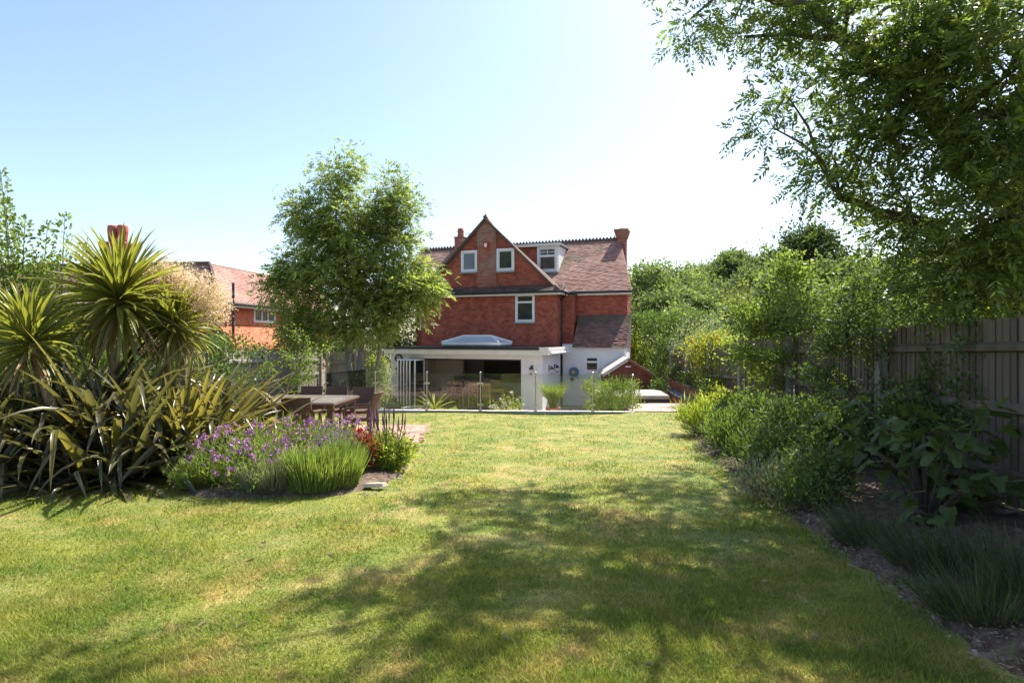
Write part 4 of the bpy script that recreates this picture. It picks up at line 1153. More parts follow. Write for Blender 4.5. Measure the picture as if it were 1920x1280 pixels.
def tree(name, label, cat, base, trunks, lobes, leafm, barkm, kind='simple', per=60, sig=.3, L=.08, W=.035, R=.22, seed=1, group=None, pairs=4, branch_r=.03, rz=0, droop=None, twig=True, power=.45):
    rng = np.random.default_rng(seed)
    T = thing(name, label, cat, base, rz, group)
    tb = MB(); tp = []; trad = []
    for tr in trunks:
        P = np.array([t[:3] for t in tr], float); r = [t[3] for t in tr]
        # densify, with a little wander
        n = len(P); ts = np.linspace(0, n - 1, (n - 1) * 4 + 1); Q = np.stack([np.interp(ts, np.arange(n), P[:, k]) for k in range(3)], -1)
        rr = np.interp(ts, np.arange(n), r); Q[1:-1] += rng.normal(0, .35, (len(Q) - 2, 3)) * rr[1:-1, None]
        tb.tube(Q, list(rr), 8); tp.append(Q); trad.append(rr)
    tp = np.concatenate(tp); trad = np.concatenate(trad)
    tb.build('trunk', barkm, T, smooth=True)
    quads = []; bb = MB()
    for lb in lobes:
        c, r, n = lb[0:3], lb[3:6], lb[6]
        C = ellipsoid_pts(c, r, n, rng, power)
        # boughs: the lobe's clumps hang on a few main boughs
        dd = np.linalg.norm(tp - np.array(c), axis=1) + 2.2 * np.maximum(0, tp[:, 2] - c[2] + .2 * r[2])
        root = int(np.argmin(dd)); cc = np.array(c, float)
        a0 = tp[root]; mid = a0 + (cc - a0) * .55 + np.array([0, 0, .12 * np.linalg.norm(cc - a0)]) + rng.normal(0, .05, 3)
        br = min(trad[root] * .7, branch_r)
        bough = [a0, a0 + (mid - a0) * .5 + rng.normal(0, .04, 3), mid, cc]
        bb.tube(bough, [br, br * .8, br * .6, br * .35], 5)
        bp = np.array([a0 * (1 - t) + mid * t for t in np.linspace(0.3, 1, 4)] + [mid * (1 - t) + cc * t for t in np.linspace(.2, 1, 4)])
        for q in C:
            j = int(np.argmin(np.linalg.norm(bp - q, axis=1) + .8 * np.maximum(0, bp[:, 2] - q[2])))
            s0 = bp[j]; ln = np.linalg.norm(q - s0) + 1e-6
            if twig:
                m1 = s0 + (q - s0) * .5 + rng.normal(0, .08, 3) * ln + np.array([0, 0, .08 * ln])
                bb.tube([s0, m1, q], [max(.006, br * .3), max(.004, br * .18), .003], 4, False)
            k = int(per * rng.uniform(.6, 1.35))
            t = rng.uniform(.35, 1.1, k)[:, None]
            pp = s0 + (q - s0) * t + rng.normal(0, sig, (k, 3)) * np.array([1, 1, .8])
            o = unit(pp - s0) * .7 + unit(pp - np.array([c[0], c[1], c[2] - r[2]])) * .5
            if kind == 'pinnate': quads.append(pinnate(pp, o, R, L, W, rng, pairs, .35 if droop is None else droop))
            else: quads.append(simple_leaves(pp, o, L, W, rng, .15 if droop is None else droop))
    if bb.V: bb.build('limbs', barkm, T, smooth=True)
    Q = np.concatenate(quads)
    link('crown', poly_mesh('crown', Q, 4), leafm, T)['kind'] = 'stuff'
    return T, len(Q)

def shrub(name, label, base, r, n, m, L=.06, W=.03, seed=1, group=None, cat='shrub', clumps=40, sig=.12, stems=10, up=.5, power=.35, lift=.55, flowers=None, droop=.05, boxy=0.0, fsize=.03, stemm=None):
    """a bush: stems from the ground and leaf clumps through its volume"""
    rng = np.random.default_rng(seed)
    T = thing(name, label, cat, base, 0, group)
    c = np.array([0, 0, r[2] * lift * 1.0])
    C = ellipsoid_pts(c, (r[0], r[1], r[2] * (1 - lift) if lift > .5 else r[2] * .5), clumps, rng, power)
    if boxy:
        u = rng.uniform(-1, 1, (clumps, 3)); f = rng.integers(0, 3, clumps); sg = rng.choice([-1, 1], clumps)
        mask = rng.uniform(size=clumps) < boxy
        u[np.arange(clumps), f] = sg * .95
        B = np.array([0, 0, r[2] * .5]) + u * np.array([r[0], r[1], r[2] * .5]); C[mask] = B[mask]
    C[:, 2] = np.maximum(C[:, 2], .05)
    sb = MB()
    for i in range(stems):
        q = C[rng.integers(0, len(C))]; a = np.array([rng.normal(0, r[0] * .18), rng.normal(0, r[1] * .18), -.05])
        sb.tube([a, a + (q - a) * .5 + rng.normal(0, .04, 3), q], [.014, .01, .004], 4, False)
    if stems: sb.build('stems', stemm or MT['darkbark'], T)
    idx = rng.integers(0, len(C), n)
    pp = C[idx] + rng.normal(0, sig, (n, 3)); pp[:, 2] = np.maximum(pp[:, 2], .01)
    o = unit(pp - np.array([0, 0, r[2] * .2])) + np.array([0, 0, up])
    Q = simple_leaves(pp, o, L, W, rng, droop)
    link('foliage', poly_mesh('foliage', Q, 4), m, T)['kind'] = 'stuff'
    if flowers:
        fm, k = flowers
        me = flower_mesh(fsize)
        sel = C[rng.integers(0, len(C), k)] + rng.normal(0, sig, (k, 3))
        outv = unit(sel - c); sel = sel + outv * sig * .8
        for q in sel:
            o = link('flower', me[rng.integers(0, len(me))], None, T, loc=q, rot=tuple(rng.uniform(-1, 1, 3)), scale=[rng.uniform(.7, 1.3)] * 3)
            if not o.material_slots: pass
            o.material_slots[0].link = 'OBJECT'; o.material_slots[0].material = fm
    return T

_fm = {}
def flower_mesh(r):
    """clusters of small petals, three shapes"""
    if r in _fm: return _fm[r]
    L = []
    for k in range(3):
        rng = np.random.default_rng(50 + k); n = 22
        d = unit(rng.normal(size=(n, 3)) + np.array([0, 0, .35])); p = d * r * .35 * rng.uniform(.3, 1, (n, 1))
        Q = leaf_quads(p, d, unit(np.cross(d, rdir(n, rng))), np.full(n, r * .9), np.full(n, r * .75), .15)
        me = poly_mesh('flower', Q, 4); me.materials.append(MT['purple']); L.append(me)
    _fm[r] = L
    return L

def strap_mesh(name, length, width, bend, m, fold=.35, segs=7, tipdroop=0.0, kink=None, taper=.35):
    """a long folded strap leaf growing along +z and arching over towards +x"""
    V = []; F = []; ang = 0.06; p = np.array([0.0, 0.0, 0.0])
    for i in range(segs + 1):
        f = i / segs
        w = width * (taper + (1 - taper) * min(1, f * 3.2)) * (1 - f ** 4 * .97) if f < 1 else width * .03
        dirv = np.array([math.sin(ang), 0, math.cos(ang)]); nrm = np.array([math.cos(ang), 0, -math.sin(ang)])
        V += [p + np.array([0, -w / 2, 0]) - nrm * w * fold * .5, p + nrm * w * fold * .3, p + np.array([0, w / 2, 0]) - nrm * w * fold * .5]
        a = bend / segs * (0.4 + 1.2 * f)
        if kink and abs(f - kink[0]) < .5 / segs: a += kink[1]
        ang += a; p = p + dirv * length / segs
    for i in range(segs):
        a = i * 3; F += [(a, a + 1, a + 4, a + 3), (a + 1, a + 2, a + 5, a + 4)]
    me = raw_mesh(name, V, F, True); me.materials.append(m); return me

def put_leaf(parent, me, loc, az, tilt, sc, roll=0.0, name='leaf'):
    o = bpy.data.objects.new(name, me); COL.objects.link(o); o.parent = parent
    o.matrix_local = Matrix.Translation(Vector(loc)) @ Matrix.Rotation(az, 4, 'Z') @ Matrix.Rotation(tilt, 4, 'Y') @ Matrix.Rotation(roll, 4, 'Z') @ Matrix.Diagonal((sc, sc, sc, 1))
    return o

def zl(x, y): return float(lawn_z(np.float64(x), np.float64(y)))

# ---- cordylines (spiky heads on bare trunks) and flax clumps
CORDY = [strap_mesh('cordyline_leaf', 1.0, .06, b, MT['cordy'], .5, 7) for b in (.3, .6, 1.0, 1.4)]
CORDYDRY = [strap_mesh('dry_leaf', .9, .045, b, MT['cordydry'], .6, 7) for b in (.3, .7)]
def cordyline(label, base, trunk, heads, seed):
    rng = np.random.default_rng(seed); T = thing('cordyline', label, 'cordyline', base, 0, 'cordylines in the left bed')
    for tr, (hx, hy, hz, ln, n) in zip(trunk, heads):
        MB().tube([t[:3] for t in tr], [t[3] for t in tr], 9).build('trunk', MT['cordytrunk'], T, smooth=True)
        for i in range(n):
            f = (i + .5) / n; tilt = .12 + 2.35 * f ** .95 + rng.normal(0, .07)
            me = CORDY[min(3, int(f * 2.2 + rng.uniform(0, 1.6)))]
            if f > .78 and rng.uniform() < .6: me = CORDYDRY[rng.integers(0, 2)]
            l = ln * (1.0 - .15 * abs(f - .5)) * rng.uniform(.8, 1.1)
            put_leaf(T, me, (hx + rng.normal(0, .02), hy + rng.normal(0, .02), hz + .12 - .26 * f), i * 2.39996 + rng.normal(0, .2), tilt, l, rng.normal(0, .25))
    return T

p = at(205, 560, 8.6); g = zl(p.x, p.y)
cordyline('tall cordyline with a big yellow-green spiky head beside the cream plume', (p.x, p.y, g),
          [[(0, 0, -.1, .09), (.0, .02, 1.0, .075), (.1, 0, 1.8, .06), (.16, 0, at(228, 565, 8.6).z - g, .05)]], [(.16, 0, at(228, 565, 8.6).z - g, 1.12, 300)], 3)
p = at(320, 610, 8.9); g = zl(p.x, p.y)
cordyline('smaller cordyline with a spiky head in front of the cream plume', (p.x, p.y, g),
          [[(-.25, 0, -.1, .07), (-.15, .02, .8, .06), (.05, 0, at(330, 612, 8.9).z - g, .045)]], [(.06, 0, at(330, 612, 8.9).z - g, .76, 200)], 5)
p = at(60, 660, 7.6); g = zl(p.x, p.y)
cordyline('leaning cordyline with a low dark-green head over the flax leaves', (p.x + .35, p.y, g),
          [[(.3, 0, -.1, .08), (.05, .0, .5, .07), (-.35, 0, at(60, 645, 7.6).z - g, .05)]], [(-.36, 0, at(60, 645, 7.6).z - g, .85, 180)], 8)

def plume():
    p = at(345, 560, 9.05); g = zl(p.x, p.y); rng = np.random.default_rng(12)
    T = thing('cream_flower_plume', 'large creamy flower plume rising behind the cordyline heads', 'flower', (p.x, p.y, g))
    MB().tube([(0, 0, 0), (.0, 0, 1.3), (.05, 0, 2.3)], [.05, .04, .02], 6).build('stalk', MT['cordytrunk'], T)
    n = 300; C = []
    for cx, cy, cz, rx, rz in ((-.3, 0, 2.8, .34, .24), (.1, 0, 2.62, .44, .28), (.38, 0, 2.35, .28, .28)):
        C.append(ellipsoid_pts((cx, cy, cz), (rx, .25, rz), n, rng, .4))
    C = np.concatenate(C); o = unit(C - np.array([.1, 0, 2.0]))
    quads = []
    for q, d in zip(C, o):
        k = 14; t = rng.uniform(0, .2, k)[:, None]; dd = unit(d + rng.normal(0, .35, 3))
        pp = q + dd * t + rng.normal(0, .012, (k, 3))
        quads.append(leaf_quads(pp, rdir(k, rng), rdir(k, rng), np.full(k, .03), np.full(k, .02)))
    link('florets', poly_mesh('florets', np.concatenate(quads), 4), MT['plume'], T)['kind'] = 'stuff'
plume()

PH = [strap_mesh('flax_leaf', 1.0, .045, b, MT['phorm'], .4, 10, kink=k) for b, k in ((.4, None), (.9, None), (1.4, None), (.7, (.65, 1.3)), (.9, (.5, 1.5)), (1.9, None))]
PHY = [strap_mesh('yellow_flax_leaf', 1.0, .04, b, MT['phormy'], .4, 10, kink=k) for b, k in ((.5, None), (1.1, None), (.7, (.62, 1.4)), (1.6, None))]
def flax(label, base, n, ln, spread, yellow, seed, azbias=None):
    rng = np.random.default_rng(seed); T = thing('flax_plant', label, 'flax', base, 0, 'flax clumps in the left bed')
    for i in range(n):
        r = rng.uniform(0, .55) ; az = rng.uniform(0, 2 * math.pi)
        tilt = min(1.3, abs(rng.normal(.15, spread)) + r * .7)
        y = yellow(az)
        me = (PHY[rng.integers(0, len(PHY))] if rng.uniform() < y else PH[rng.integers(0, len(PH))])
        put_leaf(T, me, (r * math.cos(az), r * math.sin(az), -.03), az + rng.normal(0, .4), tilt, ln * rng.uniform(.65, 1.1), rng.normal(0, .5))
    return T
p = at(352, 800, 8.5)
flax('flax clump with bent yellow-edged strap leaves beside the garden table', (p.x, p.y, zl(p.x, p.y)), 298, 1.85, .5, lambda a: .55 if math.cos(a) > .1 else .12, 21)
p = at(215, 850, 8.0)
flax('dark flax clump with long arching leaves over the lawn edge', (p.x, p.y, zl(p.x, p.y)), 298, 2.05, .62, lambda a: .06, 22)
p = at(120, 850, 8.5)
flax('tall upright flax clump between the cordyline trunks', (p.x, p.y, zl(p.x, p.y)), 260, 2.25, .38, lambda a: .12, 24)
p = at(20, 850, 7.7)
flax('dark flax clump with drooping leaves under the leaning cordyline', (p.x - .1, p.y, zl(p.x, p.y)), 260, 1.7, .65, lambda a: .04, 23)

# ---- the group of ash trees by the extension
p = at(668, 760, 19.4)
lob = [(-1.7, 0, 3.6, 1.25, 1.2, 1.2, 26), (-.3, -.2, 3.9, 1.6, 1.5, 1.4, 34), (1.2, 0, 3.5, 1.3, 1.3, 1.3, 28), (-1.5, .2, 5.3, 1.05, 1.1, 1.2, 22),
       (-.5, 0, 6.3, .95, 1.0, 1.35, 20), (.7, .2, 6.0, .95, 1.0, 1.4, 20), (1.2, 0, 5.0, .9, 1.0, 1.0, 16), (-1.85, 0, 6.1, .6, .6, .7, 9), (1.55, 0, 6.2, .55, .6, .7, 7), (-2.55, 0, 3.7, .5, .5, .5, 6), (0, 0, 5.0, 1.3, 1.2, 1.2, 24), (-2.1, 0, 2.7, .75, .8, .8, 13),
       (2.35, -.3, 3.55, .75, .7, .5, 11), (1.5, -.2, 3.0, .9, .8, .7, 14), (-1.0, -.2, 2.6, 1.0, .9, .7, 14), (-.9, 0, 7.6, .35, .4, .55, 4), (-.2, 0, 7.7, .3, .3, .6, 4), (1.05, 0, 7.3, .4, .4, .55, 4), (.3, -.4, 2.7, 1.0, .8, .6, 12), (-2.0, 0, 4.4, .7, .8, .8, 10), (1.6, 0, 4.2, .7, .8, .8, 10)]
lob = [(a, b, c + .55 * (c > 2.9) * .6, *r) for a, b, c, *r in lob]
tree('ash_tree', 'tall airy ash tree with several slim trunks left of the white extension', 'tree', (p.x, p.y, -.75),
     [[(-.32, 0, -.3, .11), (-.22, 0, 1.2, .10), (-.45, .1, 3.0, .075), (-.6, 0, 5.2, .045), (-.7, 0, 7.2, .015)],
      [(.22, .1, -.3, .13), (.12, 0, 1.2, .12), (.05, 0, 3.0, .09), (0, 0, 5.4, .05), (.1, 0, 7.0, .015)],
      [(.72, .2, -.3, .075), (.68, .1, 1.4, .07), (.85, 0, 3.2, .055), (.95, 0, 5.2, .03), (1.0, 0, 6.8, .01)]],
     lob, MT['ash'], MT['bark'], 'pinnate', per=52, sig=.23, L=.11, W=.042, R=.28, seed=4, branch_r=.045)

# ---- the big ash overhanging the border from beyond the right fence
base = Vector((6.3, 6.6, -.2))
def rel(px, py, Y): v = at(px, py, Y) - base; return (v.x, v.y, v.z)
lob = []
for px, py, Y, r, n in ((1290, 40, 7.6, .5, 7), (1385, 70, 7.4, .45, 6), (1330, -60, 7.6, .7, 8), (1480, 40, 7.2, .65, 13), (1560, 130, 7.2, .6, 12), (1480, 185, 7.4, .38, 6), (1600, 20, 6.8, .7, 14),
                        (1700, 110, 6.6, .75, 17), (1800, 40, 6.2, .75, 17), (1890, 140, 6.0, .7, 17), (1640, 250, 7.0, .65, 14), (1560, 290, 7.4, .48, 9), (1760, 270, 6.6, .7, 16),
                        (1860, 330, 6.3, .7, 17), (1700, 380, 7.0, .6, 13), (1620, 370, 7.6, .4, 6), (1800, 450, 6.6, .65, 14), (1900, 470, 6.2, .6, 14), (1720, 470, 7.4, .5, 10), (1545, 330, 7.8, .3, 4),
                        (1650, 430, 7.8, .4, 7), (1950, 250, 5.8, .8, 14), (1450, 240, 7.8, .3, 4), (1840, 210, 6.0, .7, 16), (1740, 190, 6.4, .6, 14), (1900, 400, 5.8, .6, 15), (1880, 540, 6.2, .5, 12), (1780, 530, 6.8, .5, 12), (1700, 540, 7.4, .42, 9), (1650, 140, 6.8, .5, 10), (1920, 30, 5.6, .7, 15), (1720, 20, 6.4, .6, 12)):
    lob.append((*rel(px, py, Y), r, r, r * .85, max(3, int(n * (.58 if px < 1640 else .8)))))
# crown above the picture, which throws the dappled shade on the lawn
for x, y, z, r, n in ((3.1, 6.9, 6.6, .55, 7), (4.3, 7.3, 6.9, .6, 8), (5.3, 8.1, 7.0, .6, 4), (4.5, 8.9, 7.0, .4, 4), (5.6, 9.6, 6.6, .5, 4), (6.3, 10.5, 6.2, .5, 4), (5.9, 6.9, 7.4, .7, 4), (6.7, 8.8, 7.2, .7, 4),
                     (3.7, 5.9, 6.5, .5, 4), (4.9, 5.9, 6.9, .6, 4), (6.8, 7.4, 7.6, .8, 5), (2.4, 6.2, 6.6, .4, 4), (1.0, 6.6, 7.2, .3, 3), (6.9, 6.0, 6.2, .9, 9), (6.4, 4.6, 5.2, .9, 9), (5.6, 4.4, 4.6, .6, 7), (3.4, 8.0, 7.2, .4, 4), (3.7, 9.2, 6.9, .3, 4), (4.9, 10.0, 6.7, .4, 5), (5.7, 10.8, 6.4, .4, 5), (6.6, 11.2, 6.0, .4, 5)):
    v = Vector((x, y + .5, z)) - base; lob.append((v.x, v.y, v.z, r * 1.3, r * 1.3, r * .7, max(3, int(n * .75))))
srng = np.random.default_rng(61)  # unseen leaf clusters added sunward of chosen lawn spots to cast dapples
for ty in (4.4, 5.0, 5.6, 6.2, 6.75, 7.25):
    for tx in np.arange(-.6, 2.8, .85):
        if srng.uniform() < .22: continue
        z = srng.uniform(8.3, 9.3); h = z + .2; gx = tx + srng.normal(0, .25); gy = ty + srng.normal(0, .15)
        v = Vector((gx + S.x / S.z * h, gy + S.y / S.z * h, z)) - base; lob.append((v.x, v.y, v.z, .36, .3, .25, 3))
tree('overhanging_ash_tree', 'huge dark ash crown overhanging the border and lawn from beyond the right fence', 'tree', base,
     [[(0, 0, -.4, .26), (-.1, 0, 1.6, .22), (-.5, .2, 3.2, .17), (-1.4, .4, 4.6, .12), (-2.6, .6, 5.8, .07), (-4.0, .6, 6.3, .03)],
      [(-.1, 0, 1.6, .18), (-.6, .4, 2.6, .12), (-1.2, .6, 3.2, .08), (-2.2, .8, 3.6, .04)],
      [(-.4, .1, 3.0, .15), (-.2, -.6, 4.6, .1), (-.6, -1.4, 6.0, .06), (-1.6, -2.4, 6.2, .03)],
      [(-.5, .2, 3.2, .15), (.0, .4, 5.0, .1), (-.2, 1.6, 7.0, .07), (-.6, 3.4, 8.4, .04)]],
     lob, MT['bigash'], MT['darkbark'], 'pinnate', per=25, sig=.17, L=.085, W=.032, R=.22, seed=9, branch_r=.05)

# ---- garden trees in the border
p = at(1478, 745, 11.5)
tree('apple_tree', 'bright green fruit tree with a leafy crown against the far part of the fence', 'tree', (p.x, p.y, zl(p.x, p.y) + .05),
     [[(0, 0, -.1, .10), (.0, 0, .7, .085), (-.05, 0, 1.4, .06), (.0, 0, 2.2, .03)], [(0, 0, .8, .06), (.35, .1, 1.5, .04), (.6, .1, 2.2, .02)]],
     [(-.45, 0, 2.15, .5, .55, .55, 20), (.1, 0, 2.5, .55, .55, .55, 22), (.55, .1, 2.2, .5, .5, .5, 18), (0, 0, 3.0, .45, .45, .4, 12), (-.75, 0, 1.55, .32, .35, .35, 10), (.5, 0, 1.55, .35, .4, .4, 10), (-.2, 0, 1.5, .4, .4, .4, 10), (.95, .1, 2.75, .4, .4, .45, 10), (-.1, 0, 3.35, .22, .22, .25, 5), (-.9, 0, 2.3, .4, .4, .45, 12), (-.4, 0, 1.1, .4, .3, .25, 8), (.4, 0, 1.1, .35, .3, .25, 7), (1.1, .1, 1.9, .4, .3, .4, 10)],
     MT['apple'], MT['darkbark'], 'simple', per=75, sig=.13, L=.085, W=.045, seed=13, branch_r=.03)
p = at(1628, 765, 8.2)
tree('crab_apple_tree', 'small dark forked tree with a bent trunk in front of the shaded fence', 'tree', (p.x, p.y, zl(p.x, p.y) + .05),
     [[(.05, 0, -.1, .07), (.02, 0, .35, .06), (-.12, 0, .75, .05), (-.25, 0, 1.2, .038), (-.3, 0, 1.9, .02)], [(0, 0, .45, .04), (.12, .05, 1.1, .03), (.15, .1, 2.0, .015)], [(-.2, 0, 1.0, .03), (-.55, .05, 1.35, .02), (-.8, .05, 1.5, .01)]],
     [(-.5, 0, 1.75, .42, .4, .35, 17), (.1, 0, 1.95, .45, .4, .4, 18), (-.2, 0, 2.35, .45, .4, .35, 16), (.5, .1, 1.7, .4, .35, .35, 14), (-.75, 0, 1.3, .28, .25, .2, 7), (.85, 0, 2.1, .4, .4, .4, 12), (.4, 0, 1.1, .3, .25, .2, 6), (1.0, 0, 1.5, .35, .3, .3, 9), (-.85, 0, 2.15, .45, .35, .4, 13), (.25, 0, 2.75, .5, .4, .35, 13), (1.25, .1, 2.5, .5, .4, .4, 14), (1.35, 0, 1.75, .4, .25, .35, 11), (-.35, 0, 1.15, .3, .2, .2, 6)],
     MT['darkshrub'], MT['darkbark'], 'simple', per=75, sig=.1, L=.055, W=.03, seed=14, branch_r=.022)

# ---- wooded hillside: every tree a copy of one of a few built trees
def hill_trees():
    protos = []
    for k in range(4):
        rng = np.random.default_rng(100 + k)
        lobes = [(0, 0, 4.5, 2.4, 2.4, 2.2, 16)]
        for i in range(9):
            a = rng.uniform(0, 6.28); rr = rng.uniform(1.2, 2.6); lobes.append((rr * math.cos(a), rr * math.sin(a), rng.uniform(2.6, 6.6), 1.3, 1.3, 1.1, 9))
        T, n = tree('hill_tree', 'x', 'tree', (0, 0, 0), [[(0, 0, -1, .3), (0, 0, 2, .22), (.2, 0, 5, .08)]], lobes, MT['hilltree'], MT['darkbark'], 'simple', per=115, sig=.36, L=.28, W=.16, seed=100 + k, group='trees on the wooded hillside', branch_r=.1, twig=False)
        protos.append(T)
    spec = [(1195, 505, 48, 1.0), (1232, 545, 42, .9), (1262, 490, 55, 1.0), (1300, 484, 60, 1.0), (1335, 474, 66, 1.0), (1372, 478, 64, 1.0), (1410, 470, 70, 1.05), (1448, 472, 66, 1.0),
            (1215, 580, 36, .75), (1290, 545, 40, .8), (1340, 540, 42, .8), (1395, 535, 44, .85), (1450, 520, 46, .9), (1250, 600, 34, .6), (1240, 520, 50, .9), (1320, 515, 50, .9), (1380, 508, 52, .9), (1500, 500, 44, .9), (1560, 490, 40, .9), (1185, 540, 40, .8), (1278, 515, 48, .85), (1430, 500, 56, .9), (1480, 462, 66, 1.0), (1620, 500, 36, .9)]
    order = ['first', 'second', 'third', 'fourth', 'fifth', 'sixth', 'seventh', 'eighth', 'ninth', 'tenth', 'eleventh', 'twelfth']
    rows = {}
    for i, (px, py, Y, s) in enumerate(spec):
        rows.setdefault('crest' if py < 506 else 'upper slope' if py < 541 else 'foot', []).append((px, i))
    labels = {}
    for rn, l in rows.items():
        for k, (_, i) in enumerate(sorted(l)): labels[i] = f'{order[k]} leafy tree along the {rn} of the wooded hillside, counted from the house'
    for i, (px, py, Y, s) in enumerate(spec):
        q = at(px, py, Y); src = protos[i % 4]
        T = src if i < 4 else copy_thing(src)
        zt = q.z; hgt = 7.7 * s * 1.15
        T.location = (q.x, q.y, zt - hgt + .4); T.scale = (s * 1.15,) * 3; T.rotation_euler = (0, 0, i * 1.7); T['label'] = labels[i]
    # dark rounded evergreen on the crest
    q = at(1515, 415, 48)
    lobes = [(-.4, 0, 6.0, 2.3, 2.2, 2.5, 40), (1.8, 0, 5.2, 1.9, 1.8, 2.2, 24), (-1.5, 0, 5.0, 1.6, 1.6, 2.0, 24), (.6, 0, 7.2, 1.5, 1.3, 1.0, 16)]
    tree('evergreen_oak', 'dark dense round-topped evergreen tree on the hill crest beside the ash', 'tree', (q.x, q.y, q.z - 8.5), [[(0, 0, -3, .4), (0, 0, 4, .25), (0, 0, 6, .1)]], lobes, MT['darktree'], MT['darkbark'], 'simple', per=150, sig=.45, L=.26, W=.16, seed=31, branch_r=.1, twig=False)
hill_trees()

# dark tree behind the house seen between the ash crown and the white wall
p = at(745, 700, 30)
tree('background_tree', 'dark bushy tree filling the gap between the ash trunks and the house', 'tree', (p.x, p.y, -1.3), [[(0, 0, -.2, .2), (0, 0, 2, .15), (0, 0, 3.5, .06)]],
     [(0, 0, 3.0, 1.6, 1.4, 1.5, 26), (-2.2, 0, 2.6, 1.5, 1.3, 1.4, 22), (-4.0, .5, 2.2, 1.4, 1.3, 1.2, 18), (.9, 0, 1.5, 1.2, 1.0, 1.0, 14), (-2.6, 0, 1.0, 1.5, 1, .9, 14)], MT['darkshrub'], MT['bark'], 'simple', per=85, sig=.3, L=.16, W=.09, seed=41, branch_r=.06)

# ---- tall upright shrubs at the far left
def whippy(label, px, py0, Y, tops, seed):
    p = at(px, 700, Y); g = zl(p.x, p.y); rng = np.random.default_rng(seed)
    T = thing('upright_shrub', label, 'shrub', (p.x, p.y, g), 0, 'tall shrubs behind the flax')
    sb = MB(); quads = []
    for (tx, ty, dens) in tops:
        q = at(tx, ty, Y) - Vector((p.x, p.y, g)); q = np.array(q) + np.array([0, rng.normal(0, .3), 0])
        a = np.array([rng.normal(0, .15), rng.normal(0, .15), 0]); mid = (a + q) * .5 + np.array([-.12 * np.sign(q[0]), 0, .1])
        ts = np.linspace(0, 1, 9)[:, None]; path = (1 - ts) ** 2 * a + 2 * ts * (1 - ts) * mid + ts ** 2 * q
        sb.tube(path, list(np.linspace(.022, .004, 9)), 5, False)
        n = int(dens * .6); t = rng.uniform(.25, 1, n) ** .8
        pp = np.stack([np.interp(t, ts[:, 0], path[:, k]) for k in range(3)], -1)
        off = rdir(n, rng) * np.array([1, 1, .6]); wid = (.05 + .30 * (1 - t) ** .6 * rng.uniform(.2, 1, n))[:, None]
        quads.append(simple_leaves(pp + off * wid, off + np.array([0, 0, .7]), .075, .042, rng, .0, .5))
    sb.build('stems', MT['darkbark'], T); link('foliage', poly_mesh('foliage', np.concatenate(quads), 4), MT['apple'], T)['kind'] = 'stuff'
whippy('tall whippy shrub with upright leafy shoots at the far edge of the flax', 40, 330, 9.6, [(18, 325, 900), (-10, 372, 1000), (30, 420, 800), (72, 415, 800), (88, 420, 700), (55, 500, 900), (5, 470, 900), (-40, 420, 700), (110, 470, 700), (40, 480, 800), (75, 480, 700)], 51)
whippy('shorter whippy shrub with thin shoots behind the tall cordyline', 120, 410, 9.8, [(143, 408, 500), (122, 445, 500), (100, 480, 700), (150, 500, 600), (70, 500, 700), (175, 470, 400)], 52)
for k, (px, py, Y, r, n) in enumerate(((60, 600, 10.4, (1.1, .7, 2.1), 4200), (170, 620, 10.6, (.9, .7, 1.9), 3400), (-60, 600, 9.6, (1.0, .8, 2.2), 3000))):
    p = at(px, py, Y)
    shrub('leafy_shrub', ['dense green shrub behind the leaning cordyline head', 'dense green shrub behind the tall cordyline trunk', 'dense green shrub at the outer end of the left bed'][k], (p.x, p.y, zl(p.x, p.y)), r, n, MT['shrub'], .10, .055, 60 + k, 'shrubs behind the flax', clumps=60, sig=.17)
for k, (px, Y, r, n) in enumerate(((250, 11.0, (.9, .6, 1.75), 4200), (340, 11.4, (.8, .6, 1.5), 3800), (-20, 8.9, (.9, .6, 1.7), 3600), (110, 9.4, (.9, .6, 1.6), 3600))):
    x = (px - 960) * Y / FOCAL
    shrub('leafy_shrub', ['dense dark shrub filling the gap below the cream plume', 'dense dark shrub between the small cordyline and the laurel bush', 'dark shrub behind the drooping flax', 'dark shrub between the two taller cordyline trunks'][k], (x, Y, zl(x, Y)), r, n, MT['darkshrub'], .10, .055, 260 + k, 'shrubs behind the flax', clumps=60, sig=.17)
p = at(415, 700, 14.0)
shrub('laurel_bush', 'glossy rounded evergreen bush between the flax and the grey fence', (p.x - .1, p.y, zl(p.x, p.y)), (.62, .7, 1.95), 5200, MT['hedge'], .09, .045, 66, clumps=90, sig=.12, cat='bush', boxy=.3)
